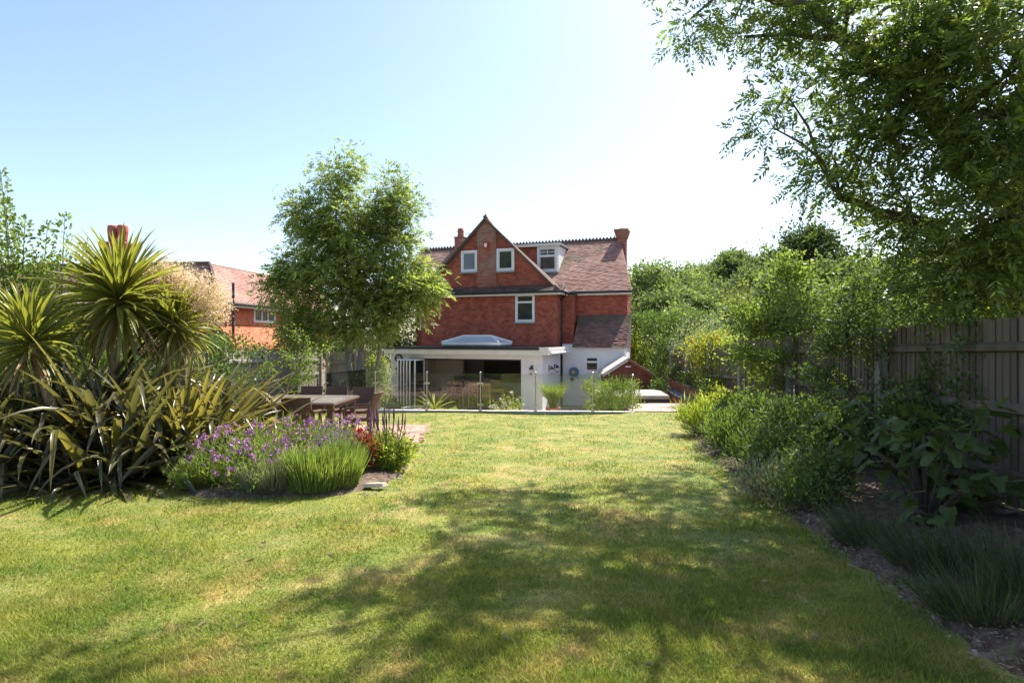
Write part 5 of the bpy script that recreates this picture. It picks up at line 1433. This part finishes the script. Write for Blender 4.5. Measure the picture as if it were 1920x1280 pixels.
# young fruit tree by the left fence
p = at(545, 740, 15.2)
tree('young_fruit_tree', 'young open fruit tree trained in front of the grey left fence', 'tree', (p.x, p.y, -.5), [[(-.1, 0, -.1, .035), (-.1, 0, .7, .03), (.05, 0, 1.3, .02), (.3, 0, 2.0, .01)], [(-.1, 0, .6, .02), (-.55, 0, 1.2, .015), (-.7, 0, 1.9, .006)]],
     [(-.55, 0, 1.35, .35, .3, .3, 9), (.35, 0, 1.3, .4, .3, .3, 12), (.1, 0, .95, .45, .3, .2, 9), (.5, 0, 1.75, .25, .2, .35, 7), (-.75, 0, 1.8, .2, .2, .3, 4), (-.1, 0, 1.6, .3, .2, .3, 6), (.1, 0, 2.3, .15, .15, .3, 3)], MT['apple'], MT['bark'], 'simple', per=30, sig=.09, L=.075, W=.04, seed=71, branch_r=.014)
for k, (px, py, Y, r, n, m) in enumerate(((705, 700, 19.2, (.45, .5, 1.5), 1800, 'silver'), (640, 730, 18.4, (.9, .5, .7), 1800, 'shrub'), (712, 690, 22.0, (.3, .4, 1.9), 1600, 'limeleaf'), (560, 740, 18.6, (.8, .4, .6), 1400, 'limeleaf'))):
    p = at(px, py, Y)
    shrub('bank_shrub', ['silvery feathery shrub behind the glass next to the white wall', 'low leafy shrub at the foot of the ash trunks', 'lime-green shrub at the corner of the white extension', 'low lime-green shrub by the end post of the balustrade'][k], (p.x, p.y, -.85), r, n, MT[m], .09, .035, 75 + k, 'shrubs on the bank', clumps=34, sig=.14)

# ---- hedge, climber and beds on the right
p = at(1240, 650, 26.5)
shrub('clipped_hedge', 'tall clipped dark-green hedge rounded at its end beyond the shed', (p.x + .6, p.y + 1.5, -1.2), (1.5, 2.6, 3.75), 17000, MT['hedge'], .13, .07, 81, cat='hedge', clumps=240, sig=.16, boxy=.75)
p = at(1195, 660, 27.5)
shrub('yellow_hedge', 'yellow-green shrub in the gap between the house and the hedge', (p.x, p.y, -1.2), (.55, .8, 2.9), 2400, MT['limeleaf'], .12, .06, 82, clumps=60, sig=.15)
for k, (px, py, Y, r) in enumerate(((1330, 600, 22.5, (1.1, 1.6, 3.0)), (1395, 600, 19.5, (.9, 1.6, 2.9)))):
    p = at(px, py, Y)
    shrub('silver_bush', ['silvery-leaved bush topping the fence beside the hedge', 'silvery-leaved bush topping the fence beside the fruit tree'][k], (fence_x(Y) + .7, Y, -.5), r, 4200, MT['silver'], .10, .045, 84 + k, 'silvery bushes along the fence', clumps=90, sig=.16)
p = at(1340, 690, 18.4)
shrub('flowering_climber', 'sprawling yellow-green climber with orange blooms on the fence above the brick wall', (p.x - .1, p.y, -.1), (.75, .8, 1.85), 3800, MT['climber'], .085, .05, 88, cat='climber', clumps=60, sig=.16, flowers=(MT['orange'], 16), fsize=.07)
p = at(1385, 660, 17.0)
shrub('climbing_rose', 'pale climbing rose with pinkish blooms between the climber and the fruit tree', (p.x, p.y, -.1), (.6, .6, 1.75), 2600, MT['limeleaf'], .08, .045, 89, clumps=50, sig=.15, flowers=(MT['pink'], 10), fsize=.05)
p = at(1219, 712, 22.4)
shrub('round_bush', 'small round evergreen bush between the shed and the hot tub', (p.x + .15, p.y - .6, -.85), (.55, .5, .9), 2200, MT['hedge'], .06, .035, 91, cat='bush', clumps=60, sig=.07)
for k, (Y, dx, r, m) in enumerate(((23.0, -.05, (.3, .5, .6), 'darkshrub'), (21.3, .02, (.3, .5, .5), 'lavender'), (19.6, .0, (.32, .6, .55), 'darkshrub'), (17.8, .02, (.35, .6, .5), 'shrub'), (16.6, -.1, (.4, .6, .6), 'shrub'))):
    shrub('bed_plant', ['dark low plant at the far end of the raised brick bed', 'grey-green mound in the raised bed by the hot tub', 'dark leafy mound under the orange climber', 'leafy mound on the brick wall below the pale rose', 'leafy mound at the near end of the raised bed'][k], (fence_x(Y) - .12 + dx, Y, -.14), r, 1300, MT[m], .07, .03, 92 + k, 'plants in the raised bed', clumps=22, sig=.09)

for k, (px, Y, r, m, lab) in enumerate(((1560, 13.0, (1.1, 1.0, 3.3), 'shrub', 'leafy tree-high shrub beyond the fence behind the fruit tree'), (1650, 10.6, (1.1, .9, 3.2), 'darkshrub', 'dark tall shrub beyond the fence behind the forked tree'),
        (1760, 9.0, (1.1, .8, 2.9), 'darkshrub', 'dark tall shrub showing over the fence below the ash limbs'), (1880, 8.0, (1.1, .8, 2.7), 'darkshrub', 'dark shrub leaning over the tallest fence panel'), (1700, 15.0, (1.6, 1.2, 4.2), 'shrub', 'broad shrub rising behind the fence shrubs'), (1930, 11.0, (1.6, 1.2, 4.0), 'darkshrub', 'big dark shrub deep in the shade beyond the fence'))):
    x = (px - 960) * Y / FOCAL
    shrub('screen_shrub', lab, (max(x, fence_x(Y) + r[0] * .9), Y, zl(x, Y)), r, 5200, MT[m], .09, .05, 180 + k, 'shrubs beyond the right fence', clumps=90, sig=.2)

# shrubs of the sunny half of the border
BORDERPLANTS = [
    (1330, 800, 12.0, (.38, .5, .55), 'limeleaf', .22, .018, 1200, 'bright grassy lime clump at the tip of the border'),
    (1360, 770, 12.6, (.4, .5, .75), 'climber', .07, .035, 1400, 'yellow-green shrub with pinkish tips at the end of the border'),
    (1400, 800, 10.8, (.45, .5, .7), 'shrub', .10, .03, 1700, 'leafy green perennial beside the lime clump'),
    (1385, 850, 9.4, (.36, .4, .55), 'shrub', .09, .022, 1500, 'soft feathery green mound on the border edge'),
    (1440, 790, 9.8, (.45, .5, .9), 'shrub', .07, .035, 2000, 'upright bushy shrub below the fruit tree'),
    (1500, 800, 9.0, (.5, .5, .95), 'hedge', .06, .035, 2200, 'rounded bush with small bright leaves before the fence'),
    (1570, 800, 8.4, (.45, .45, .9), 'shrub', .06, .035, 2000, 'rounded bush at the foot of the dark forked tree'),
    (1440, 880, 8.0, (.32, .35, .42), 'shrub', .12, .025, 900, 'strap-leaved green clump in the middle of the border'),
    (1490, 870, 7.4, (.4, .4, .6), 'darkshrub', .07, .04, 1500, 'dark glossy low shrub before the large-leaved fig'),
    (1470, 930, 6.5, (.33, .3, .28), 'greylav', .06, .02, 1200, 'low grey-green mat plant on the border edge'),
    (1560, 900, 6.4, (.35, .35, .5), 'darkshrub', .07, .035, 1300, 'shaded leafy plant between the fig and the lawn'),
    (1530, 930, 6.0, (.26, .26, .3), 'shrub', .05, .025, 900, 'little shaded green plant by the bare soil'),
    (1690, 800, 7.4, (.5, .4, 1.0), 'darkshrub', .07, .04, 1700, 'dark shrub between the fig and the fence'),
    (1860, 700, 6.6, (.6, .3, 1.3), 'darkshrub', .06, .035, 2600, 'dark shrub climbing the fence behind the fig'),
    (1880, 620, 6.2, (.55, .22, 1.75), 'darkshrub', .055, .032, 2300, 'loose dark climber hanging on the near fence panel'),
    (1700, 640, 7.9, (.5, .22, 1.85), 'shrub', .055, .032, 2600, 'leafy climber over the fence post behind the fig'),
    (1590, 640, 9.6, (.55, .25, 1.8), 'shrub', .06, .035, 2600, 'leafy climber on the fence between the two small trees'),
    (1760, 700, 7.0, (.55, .3, 1.6), 'darkshrub', .06, .035, 2600, 'sparse dark climber on the shaded fence panel'),
]
for k, (px, py, Y, r, m, L, W, n, lab) in enumerate(BORDERPLANTS):
    x = (px - 960) * Y / FOCAL - (.16 if k < 12 else 0); r = tuple(v * 1.14 for v in r)
    shrub('border_plant', lab, (x, Y, zl(x, Y) + .05), r, int(n * 1.25), MT[m], L, W, 120 + k, 'plants in the right border', clumps=36, sig=.09, up=1.2 if W < .026 else .4, power=.5)

# ---- fig with large lobed leaves
def fig_leaf_mesh(k):
    rng = np.random.default_rng(300 + k); V = [(0, 0, 0)]; F = []; n = 20
    for i in range(n + 1):
        a = -2.35 + 4.7 * i / n
        r = .52 + .13 * math.cos(a * (2.6 + .2 * k)) + (.2 if abs(a) < .4 else 0) + rng.normal(0, .03)
        V.append((r * math.sin(a) * .92, .34 + r * math.cos(a), -.12 * r * r * 2 * abs(math.sin(a)) + .05 * math.sin(3 * a)))
    V[0] = (0, .3, .05)
    for i in range(1, n + 1): F.append((0, i, i + 1))
    V.append((0.0, 0, .02)); F.append((0, n + 1, len(V) - 1)); F.append((0, len(V) - 1, 1))
    me = raw_mesh('fig_leaf', V, F, True); me.materials.append(MT['fig']); return me
def fig():
    rng = np.random.default_rng(33); me = [fig_leaf_mesh(k) for k in range(4)]
    bx, by = 3.95, 5.6; g = zl(bx, by)
    T = thing('fig_bush', 'spreading fig bush with large lobed leaves in the shade of the right fence', 'fig', (bx, by, g + .05))
    sb = MB(); tips = []
    for i in range(22):
        a = rng.uniform(0, 6.28); r = rng.uniform(.3, 1.0); q = np.array([r * math.cos(a) * .95, r * math.sin(a) * .85, rng.uniform(.35, 1.45) * (1.1 - .3 * r)])
        mid = q * np.array([.4, .4, .6]) + rng.normal(0, .05, 3); sb.tube([(0, 0, -.05), mid, q], [.022, .014, .007], 5, False); tips.append((mid, q))
    sb.build('stems', MT['darkbark'], T)
    for i in range(296):
        m0, q = tips[i % len(tips)]; t = rng.uniform(.1, 1.05); p = m0 + (q - m0) * t + rng.normal(0, .07, 3)
        p[2] = max(p[2], .12)
        az = math.atan2(p[1], p[0]) - math.pi / 2 + rng.normal(0, .8)
        o = bpy.data.objects.new('leaf', me[i % 4]); COL.objects.link(o); o.parent = T
        s = rng.uniform(.085, .165)
        o.matrix_local = Matrix.Translation(Vector(p)) @ Matrix.Rotation(az, 4, 'Z') @ Matrix.Rotation(rng.normal(-.45, .45), 4, 'X') @ Matrix.Rotation(rng.normal(0, .4), 4, 'Y') @ Matrix.Diagonal((s, s, s, 1))
fig()

# ---- lavenders and grassy plants built of thin stems
def stem_plant(name, label, base, r, h, n, m, seed, lean=(0, 0), w=.004, tips=None, tiph=.05, cat='lavender', group=None, fan=.55, curve=.1):
    rng = np.random.default_rng(seed); T = thing(name, label, cat, base, 0, group)
    a = rng.uniform(0, 6.283, n); q = np.sqrt(rng.uniform(0, 1, n)); px = r[0] * q * np.cos(a) * .6; py = r[1] * q * np.sin(a) * .6
    d = unit(np.stack([np.cos(a) * q * fan + lean[0] + rng.normal(0, .12, n), np.sin(a) * q * fan + lean[1] + rng.normal(0, .12, n), np.ones(n)], -1))
    hh = h * rng.uniform(.45, 1.12, n) * (1 - .22 * q ** 2) * (.86 + .2 * np.sin(px * 13 + seed) * np.sin(py * 11))
    p0 = np.stack([px, py, np.full(n, -.02)], -1); s = unit(np.cross(d, rdir(n, rng)))
    p1 = p0 + d * (hh * .55)[:, None]; d2 = unit(d + np.stack([np.cos(a), np.sin(a), -np.ones(n) * .2], -1) * curve * rng.uniform(0, 1.6, n)[:, None]); p2 = p1 + d2 * (hh * .5)[:, None]
    W = w * rng.uniform(.7, 1.3, n)[:, None]
    Q = np.concatenate([np.stack([p0 - s * W, p0 + s * W, p1 + s * W, p1 - s * W], 1), np.stack([p1 - s * W, p1 + s * W, p2 + s * W * .4, p2 - s * W * .4], 1)])
    # small leaves up the lower half
    k = n * 2; j = rng.integers(0, n, k); t = rng.uniform(.05, .8, k)[:, None]
    pp = p0[j] + (p1[j] - p0[j]) * t; Q2 = leaf_quads(pp, unit(d[j] + rng.normal(0, .5, (k, 3))), rdir(k, rng), np.full(k, .05), np.full(k, .006 + w * .5))
    link('stems', poly_mesh('stems', np.concatenate([Q, Q2]), 4), m, T)['kind'] = 'stuff'
    if tips is not None:
        sel = rng.uniform(size=n) < .75; pt = p2[sel]; dt = d2[sel]; k = len(pt); quads = []
        for i in range(5):
            pp = pt + dt * (tiph * (i / 5 - .3))
            quads.append(leaf_quads(pp, unit(dt + rng.normal(0, .6, (k, 3))), rdir(k, rng), np.full(k, .018), np.full(k, .012)))
        link('flower_spikes', poly_mesh('flower_spikes', np.concatenate(quads), 4), tips, T)['kind'] = 'stuff'
    return T
def gp(px, py_ground, Y): x = (px - 960) * Y / FOCAL; return (x, Y, zl(x, Y) + .06)
stem_plant('lavender', 'bright green lavender mound at the front of the flower bed', gp(590, 0, 6.85), (.5, .36), .55, 2600, MT['lavender'], 201, tips=None, group='lavenders in the flower bed', w=.0045, fan=.3)
stem_plant('lavender', 'green lavender mound on the corner of the flower bed beside bare soil', gp(638, 0, 7.05), (.36, .34), .55, 1700, MT['lavender'], 202, tips=None, group='lavenders in the flower bed', w=.0045, fan=.3)
stem_plant('lavender', 'grey-leaved lavender in the middle of the flower bed', gp(505, 0, 6.85), (.42, .32), .48, 2200, MT['greylav'], 203, tips=None, group='lavenders in the flower bed')
stem_plant('lavender', 'thin pale lavender at the flax end of the flower bed', gp(375, 0, 7.2), (.40, .3), .46, 1300, MT['lavender'], 204, tips=None, group='lavenders in the flower bed', fan=.8)
stem_plant('lavender', 'tall hazy lavender flowering behind the green mound', gp(640, 0, 8.0), (.5, .4), .58, 1600, MT['greylav'], 205, tips=MT['mauve'], group='lavenders in the flower bed')
stem_plant('salvia', 'bushy green salvia with dark purple spikes beside the lawn', gp(725, 0, 8.1), (.3, .26), .62, 260, MT['lavender'], 206, tips=MT['darkspike'], tiph=.26, cat='salvia', fan=.35)
def salvia_spikes():
    T = [o for o in COL.objects if o.name == 'salvia'][0]; rng = np.random.default_rng(19)
    for i in range(18):
        a = rng.uniform(0, 6.28); r = rng.uniform(0, .3); x, y = r * math.cos(a), r * math.sin(a); h = rng.uniform(.5, .72)
        MB().tube([(x * .6, y * .6, .2), (x, y, h), (x * 1.02, y * 1.02, h + .08), (x * 1.05, y * 1.05, h + .2)], [.003, .005, .013, .003], 5).build('flower_spike', MT['darkspike'], T)
salvia_spikes()
for k, (px, Y, lab) in enumerate(((1610, 4.95, 'shaded lavender clump at the edge of the bare soil'), (1720, 4.35, 'large shaded lavender with leaning stalks in front of the fig'), (1830, 4.2, 'shaded lavender under the fig leaves'), (1800, 3.6, 'sprawling shaded lavender beside the dark lawn corner'), (1900, 3.75, 'shaded lavender at the near end of the border'))):
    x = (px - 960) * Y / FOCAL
    stem_plant('lavender', lab, (x + .08, Y, zl(x, Y) + .05), (.36, .34), .46, 480, MT['shadelav'], 210 + k, lean=(-.4, -.1), w=.0024, tips=None, group='shaded lavenders in the right border', fan=.6)

# purple wallflowers
def wallflower(label, base, r, n, k, seed):
    T = shrub('wallflower', label, base, r, n, MT['lavender'], .075, .014, seed, 'purple wallflowers in the flower bed', 'wallflower', clumps=50, sig=.09, up=1.0, power=.5, lift=.55)
    rng = np.random.default_rng(seed + 7); me = flower_mesh(.03); sb = MB()
    for i in range(k):
        v = rdir(1, rng)[0]; v[2] = abs(v[2]); v[1] -= .25; v = v / np.linalg.norm(v)
        q = np.array([v[0] * r[0] * 1.02, v[1] * r[1] * 1.02, .1 + r[2] * (.35 + .75 * v[2]) * rng.uniform(.82, 1.08)])
        o = link('flower', me[i % 3], None, T, loc=q, rot=tuple(rng.uniform(-.5, .5, 3)), scale=[rng.uniform(.6, 1.15)] * 3)
        sb.tube([q * np.array([.7, .7, .55]), q], [.003, .002], 4, False)
    sb.build('flower_stalks', MT['lavender'], T)
wallflower('broad purple wallflower at the flax end of the flower bed', gp(455, 0, 7.25), (.62, .45, .55), 3400, 130, 221)
wallflower('tall purple wallflower in front of the wicker chairs', gp(560, 0, 8.3), (.7, .5, .55), 3200, 130, 222)
wallflower('purple wallflower beside the paving and the red bloom', gp(640, 0, 8.8), (.5, .4, .5), 2000, 80, 223)
wallflower('small purple wallflower among the grey lavender', gp(470, 0, 6.85), (.42, .3, .4), 1300, 34, 224)
# red-leaved rose with one red bloom, green spurge, bushy foliage under the salvia
p = gp(682, 0, 7.9)
shrub('red_rose', 'small bronze-leaved rose with bright red blooms between wallflower and salvia', p, (.16, .16, .5), 420, MT['redleaf'], .07, .03, 231, cat='rose', clumps=14, sig=.06, flowers=(MT['red'], 3), fsize=.04)
shrub('salvia_leaves', 'leafy green clump at the base of the dark purple salvia spikes', gp(728, 0, 8.15), (.3, .26, .45), 1500, MT['limeleaf'], .08, .03, 232, cat='salvia', clumps=26, sig=.07)
stem_plant('spurge', 'single upright feathery spurge stem in front of the wicker chairs', gp(525, 0, 8.75), (.12, .12), .85, 60, MT['lavender'], 233, cat='spurge', fan=.12, w=.012)

# ---- pots and plants along the terrace
def pot_plants():
    a = at(1037, 745, 20.4); P = thing('potted_grass', 'tall arching grass in a terracotta pot by the corner of the extension', 'pot plant', (a.x, a.y, FLOOR))
    MB().lathe([(.17, 0), (.24, .38), (.26, .38), (.26, .44), (.22, .44), (.2, .36)], 0, 0, 18).build('pot', MT['terracotta'], P)
    rng = np.random.default_rng(5); n = 900; az = rng.uniform(0, 6.28, n); q = rng.uniform(0, 1, n)
    d = unit(np.stack([np.cos(az) * q * .34, np.sin(az) * q * .34, np.ones(n)], -1)); p0 = np.stack([.1 * np.cos(az) * q, .1 * np.sin(az) * q, np.full(n, .42)], -1)
    h = rng.uniform(.45, .95, n)[:, None]; p1 = p0 + d * h * .6; d2 = unit(d + np.stack([np.cos(az), np.sin(az), -np.ones(n) * .6], -1) * .55); p2 = p1 + d2 * h * .5
    s = unit(np.cross(d, rdir(n, rng))) * .009
    Q = np.concatenate([np.stack([p0 - s, p0 + s, p1 + s, p1 - s], 1), np.stack([p1 - s, p1 + s, p2 + s * .2, p2 - s * .2], 1)])
    link('blades', poly_mesh('blades', Q, 4), MT['lavender'], P)['kind'] = 'stuff'
    a = at(1140, 745, 18.6)
    shrub('oleander_bush', 'dense pale-green bush behind the glass at the end of the balustrade', (a.x + .05, a.y - .7, FLOOR), (.74, .55, 1.42), 11000, MT['apple'], .10, .024, 241, cat='bush', clumps=90, sig=.1, up=1.0, boxy=.3)
    a = at(948, 765, 17.6)
    shrub('white_rose', 'pale pink-white rose bush blooming behind the glass', (a.x, a.y, FLOOR), (.48, .35, 1.1), 1500, MT['limeleaf'], .05, .028, 242, cat='rose', clumps=40, sig=.09, flowers=(MT['pink'], 46), fsize=.06)
    a = at(862, 768, 17.4)
    shrub('lime_cushion', 'low lime-green cushion plant peeping over the coping', (a.x, a.y, FLOOR), (.32, .22, .82), 1400, MT['limeleaf'], .05, .02, 243, cat='plant', clumps=24, sig=.06)
    a = at(815, 740, 20.0); P = thing('potted_palm', 'small fan palm with arching fronds in a pot behind the glass', 'palm', (a.x, a.y, FLOOR))
    MB().lathe([(.16, 0), (.21, .36), (.23, .36), (.23, .42), (.18, .4)], 0, 0, 16).build('pot', MT['terracotta'], P)
    for i in range(22): put_leaf(P, CORDY[i % 4], (0, 0, .4), i * 2.4, .25 + .055 * i, .85, 0, 'frond')
    a = at(772, 762, 19.3); T = thing('side_table', 'round glass side table with a steel rim in front of the folding doors', 'table', (a.x, a.y, FLOOR))
    n = 28; m = MB(); m.tube([(.34 * math.cos(2 * math.pi * i / n), .34 * math.sin(2 * math.pi * i / n), .55) for i in range(n + 1)], .014, 6, False); m.build('rim', MT['steel'], T)
    MB().lathe([(.33, .545), (.33, .553)], 0, 0, 28).build('tabletop', MT['dglass'], T)
    for i in range(3): t = i * 2.094; MB().tube([(.32 * math.cos(t), .32 * math.sin(t), .54), (.26 * math.cos(t), .26 * math.sin(t), 0)], .011, 6).build('leg', MT['steel'], T)
pot_plants()

# ---- grass blades of the lawn, denser near the viewer; stones, fallen leaves
def grass():
    rng = np.random.default_rng(77); n = 620000
    u = rng.uniform(0, 1, n); y0, y1 = 2.2, 16.6
    y = 1 / (1 / y0 + u * (1 / y1 - 1 / y0)); half = .93 * y + .4
    x = rng.uniform(-1, 1, n) * half
    keep = (x > -11) & (x < border_x(y) - .0) & ~inside(x, y, BED) & ~inside(x, y, LEFTBED) & ~inside(x, y, PAVED)
    edge = (x > border_x(y) - .0) & (x < border_x(y) + .05) & (rng.uniform(size=n) < .5); keep |= edge
    x, y = x[keep], y[keep]; n = len(x); z = lawn_z(x, y) - .004
    # tufted height
    tuft = .75 + .35 * np.sin(x * 3.1 + np.sin(y * 2.3) * 2) * np.sin(y * 2.7 + 1.3 * np.sin(x * 1.7))
    h = rng.gamma(6, .0048, n) * tuft * 1.05; w = (.0014 + .0006 * y) * rng.uniform(.7, 1.4, n)
    a = rng.uniform(0, 6.283, n); lean = rng.uniform(.2, 1.5, n)
    p = np.stack([x, y, z], -1); s = np.stack([np.cos(a), np.sin(a), np.zeros(n)], -1) * w[:, None]
    b = a + rng.normal(1.57, .6, n); tip = p + np.stack([np.cos(b) * lean * h, np.sin(b) * lean * h, h], -1)
    V = np.stack([p - s, p + s, tip], 1)
    tag(link('lawn_grass', poly_mesh('lawn_grass', V, 3), MT['blade']), 'short mown patchy grass of the lawn', 'grass', kind='stuff')
grass()

def litter():
    rng = np.random.default_rng(88)
    # flints in the soil of the border
    mesh = []
    for k in range(4):
        r = np.random.default_rng(400 + k); V = rdir(14, r) * np.array([1, .8, .5]) * r.uniform(.8, 1.1, (14, 1)); bm = None
        import bmesh
        bm = bmesh.new(); [bm.verts.new(v) for v in V]; bmesh.ops.convex_hull(bm, input=bm.verts); me = bpy.data.meshes.new('stone'); bm.to_mesh(me); bm.free(); me.materials.append(MT['stone']); mesh.append(me)
    for i in range(80):
        y = rng.uniform(3.0, 7.2); x = float(border_x(y)) + abs(rng.normal(.12, .22)) + .03; s = rng.uniform(.008, .028)
        o = link('stone', mesh[i % 4], None, None, (x, y, zl(x, y) + .035 + s * .2 + .11 * min(1, max(0, (x - float(border_x(y))) / 1.2))), tuple(rng.uniform(-.5, .5, 3)), (s, s, s))
        tag(o, 'small pale flint lying on the bare soil of the right border', 'stone', 'flints on the border soil')
    for i in range(40):
        y = rng.uniform(6.55, 8.2); x = -1.6 + rng.normal(0, .12) + (7 - y) * -.08; s = rng.uniform(.008, .03)
        o = link('stone', mesh[i % 4], None, None, (x, y, zl(x, y) + .035), tuple(rng.uniform(-.5, .5, 3)), (s, s, s)); tag(o, 'small pebble on the bare soil beside the green lavender', 'stone', 'pebbles beside the lavender')
    x, y = -1.63, 7.0
    o = MB().add(*[[(-.14, -.05, 0), (.1, -.07, 0), (.16, .03, 0), (-.08, .07, 0), (-.12, -.04, .05), (.09, -.055, .06), (.13, .02, .05), (-.07, .055, .04)], [(3, 2, 1, 0), (4, 5, 6, 7), (0, 1, 5, 4), (1, 2, 6, 5), (2, 3, 7, 6), (3, 0, 4, 7)]]).build('flat_stone', MT['slab'], loc=(x, y, zl(x, y) + .03), bevel=.012)
    tag(o, 'flat pale stone on the soil beside the lavender', 'stone')
    # crumbs of dry leaf and twig over the border soil, past counting
    n = 9000; y = rng.uniform(2.4, 13.5, n); x = border_x(y) + np.abs(rng.normal(.0, .55, n)) - .03
    f = np.clip((x - border_x(y)) / (fence_x(y) + .1 - border_x(y)), 0, 1)
    p = np.stack([x, y, lawn_z(x, y) + .045 + .12 * np.minimum(1, f * 2)], -1); d = unit(rng.normal(size=(n, 3)) * np.array([1, 1, .3]))
    Q = leaf_quads(p, d, unit(np.cross(d, rng.normal(0, .4, (n, 3)) + np.array([0, 0, 1.0]))), rng.uniform(.012, .05, n), rng.uniform(.004, .018, n))
    tag(link('soil_litter', poly_mesh('soil_litter', Q, 4), MT['litter']), 'crumbs of dry leaf and twig on the border soil', 'litter', kind='stuff')
    n = 2600; y = rng.uniform(2.6, 9.5, n); x = border_x(y) + rng.normal(.16, .16, n)
    p = np.stack([x, y, lawn_z(x, y) + .03], -1); d = unit(rng.normal(0, .6, (n, 3)) + np.array([0, 0, .8]))
    keep = (np.sin(y * 5.3) + np.sin(y * 11.7 + x * 6) > .3); p, d = p[keep], d[keep]; n = len(p)
    Q = leaf_quads(p, d, rdir(n, rng), rng.uniform(.03, .1, n), rng.uniform(.008, .025, n))
    tag(link('weeds', poly_mesh('weeds', Q, 4), MT['shrub']), 'small weeds sprouting along the edge of the border', 'weeds', kind='stuff')
    lv = [strap_mesh('fallen_leaf', .07, .024, .8, MT['dryleaf'], .3, 4), strap_mesh('fallen_leaf', .05, .026, .4, MT['dryleaf'], .25, 4)]
    for i in range(34):
        y = rng.uniform(3.0, 6.6); x = rng.uniform(-2.2, 2.3)
        o = link('fallen_leaf', lv[i % 2], None, None, (x, y, zl(x, y) + .028), (math.radians(85) + rng.normal(0, .15), rng.normal(0, .15), rng.uniform(0, 6.28)))
        tag(o, 'single dry fallen leaf lying on the lawn grass', 'leaf', 'fallen leaves on the lawn')
litter()
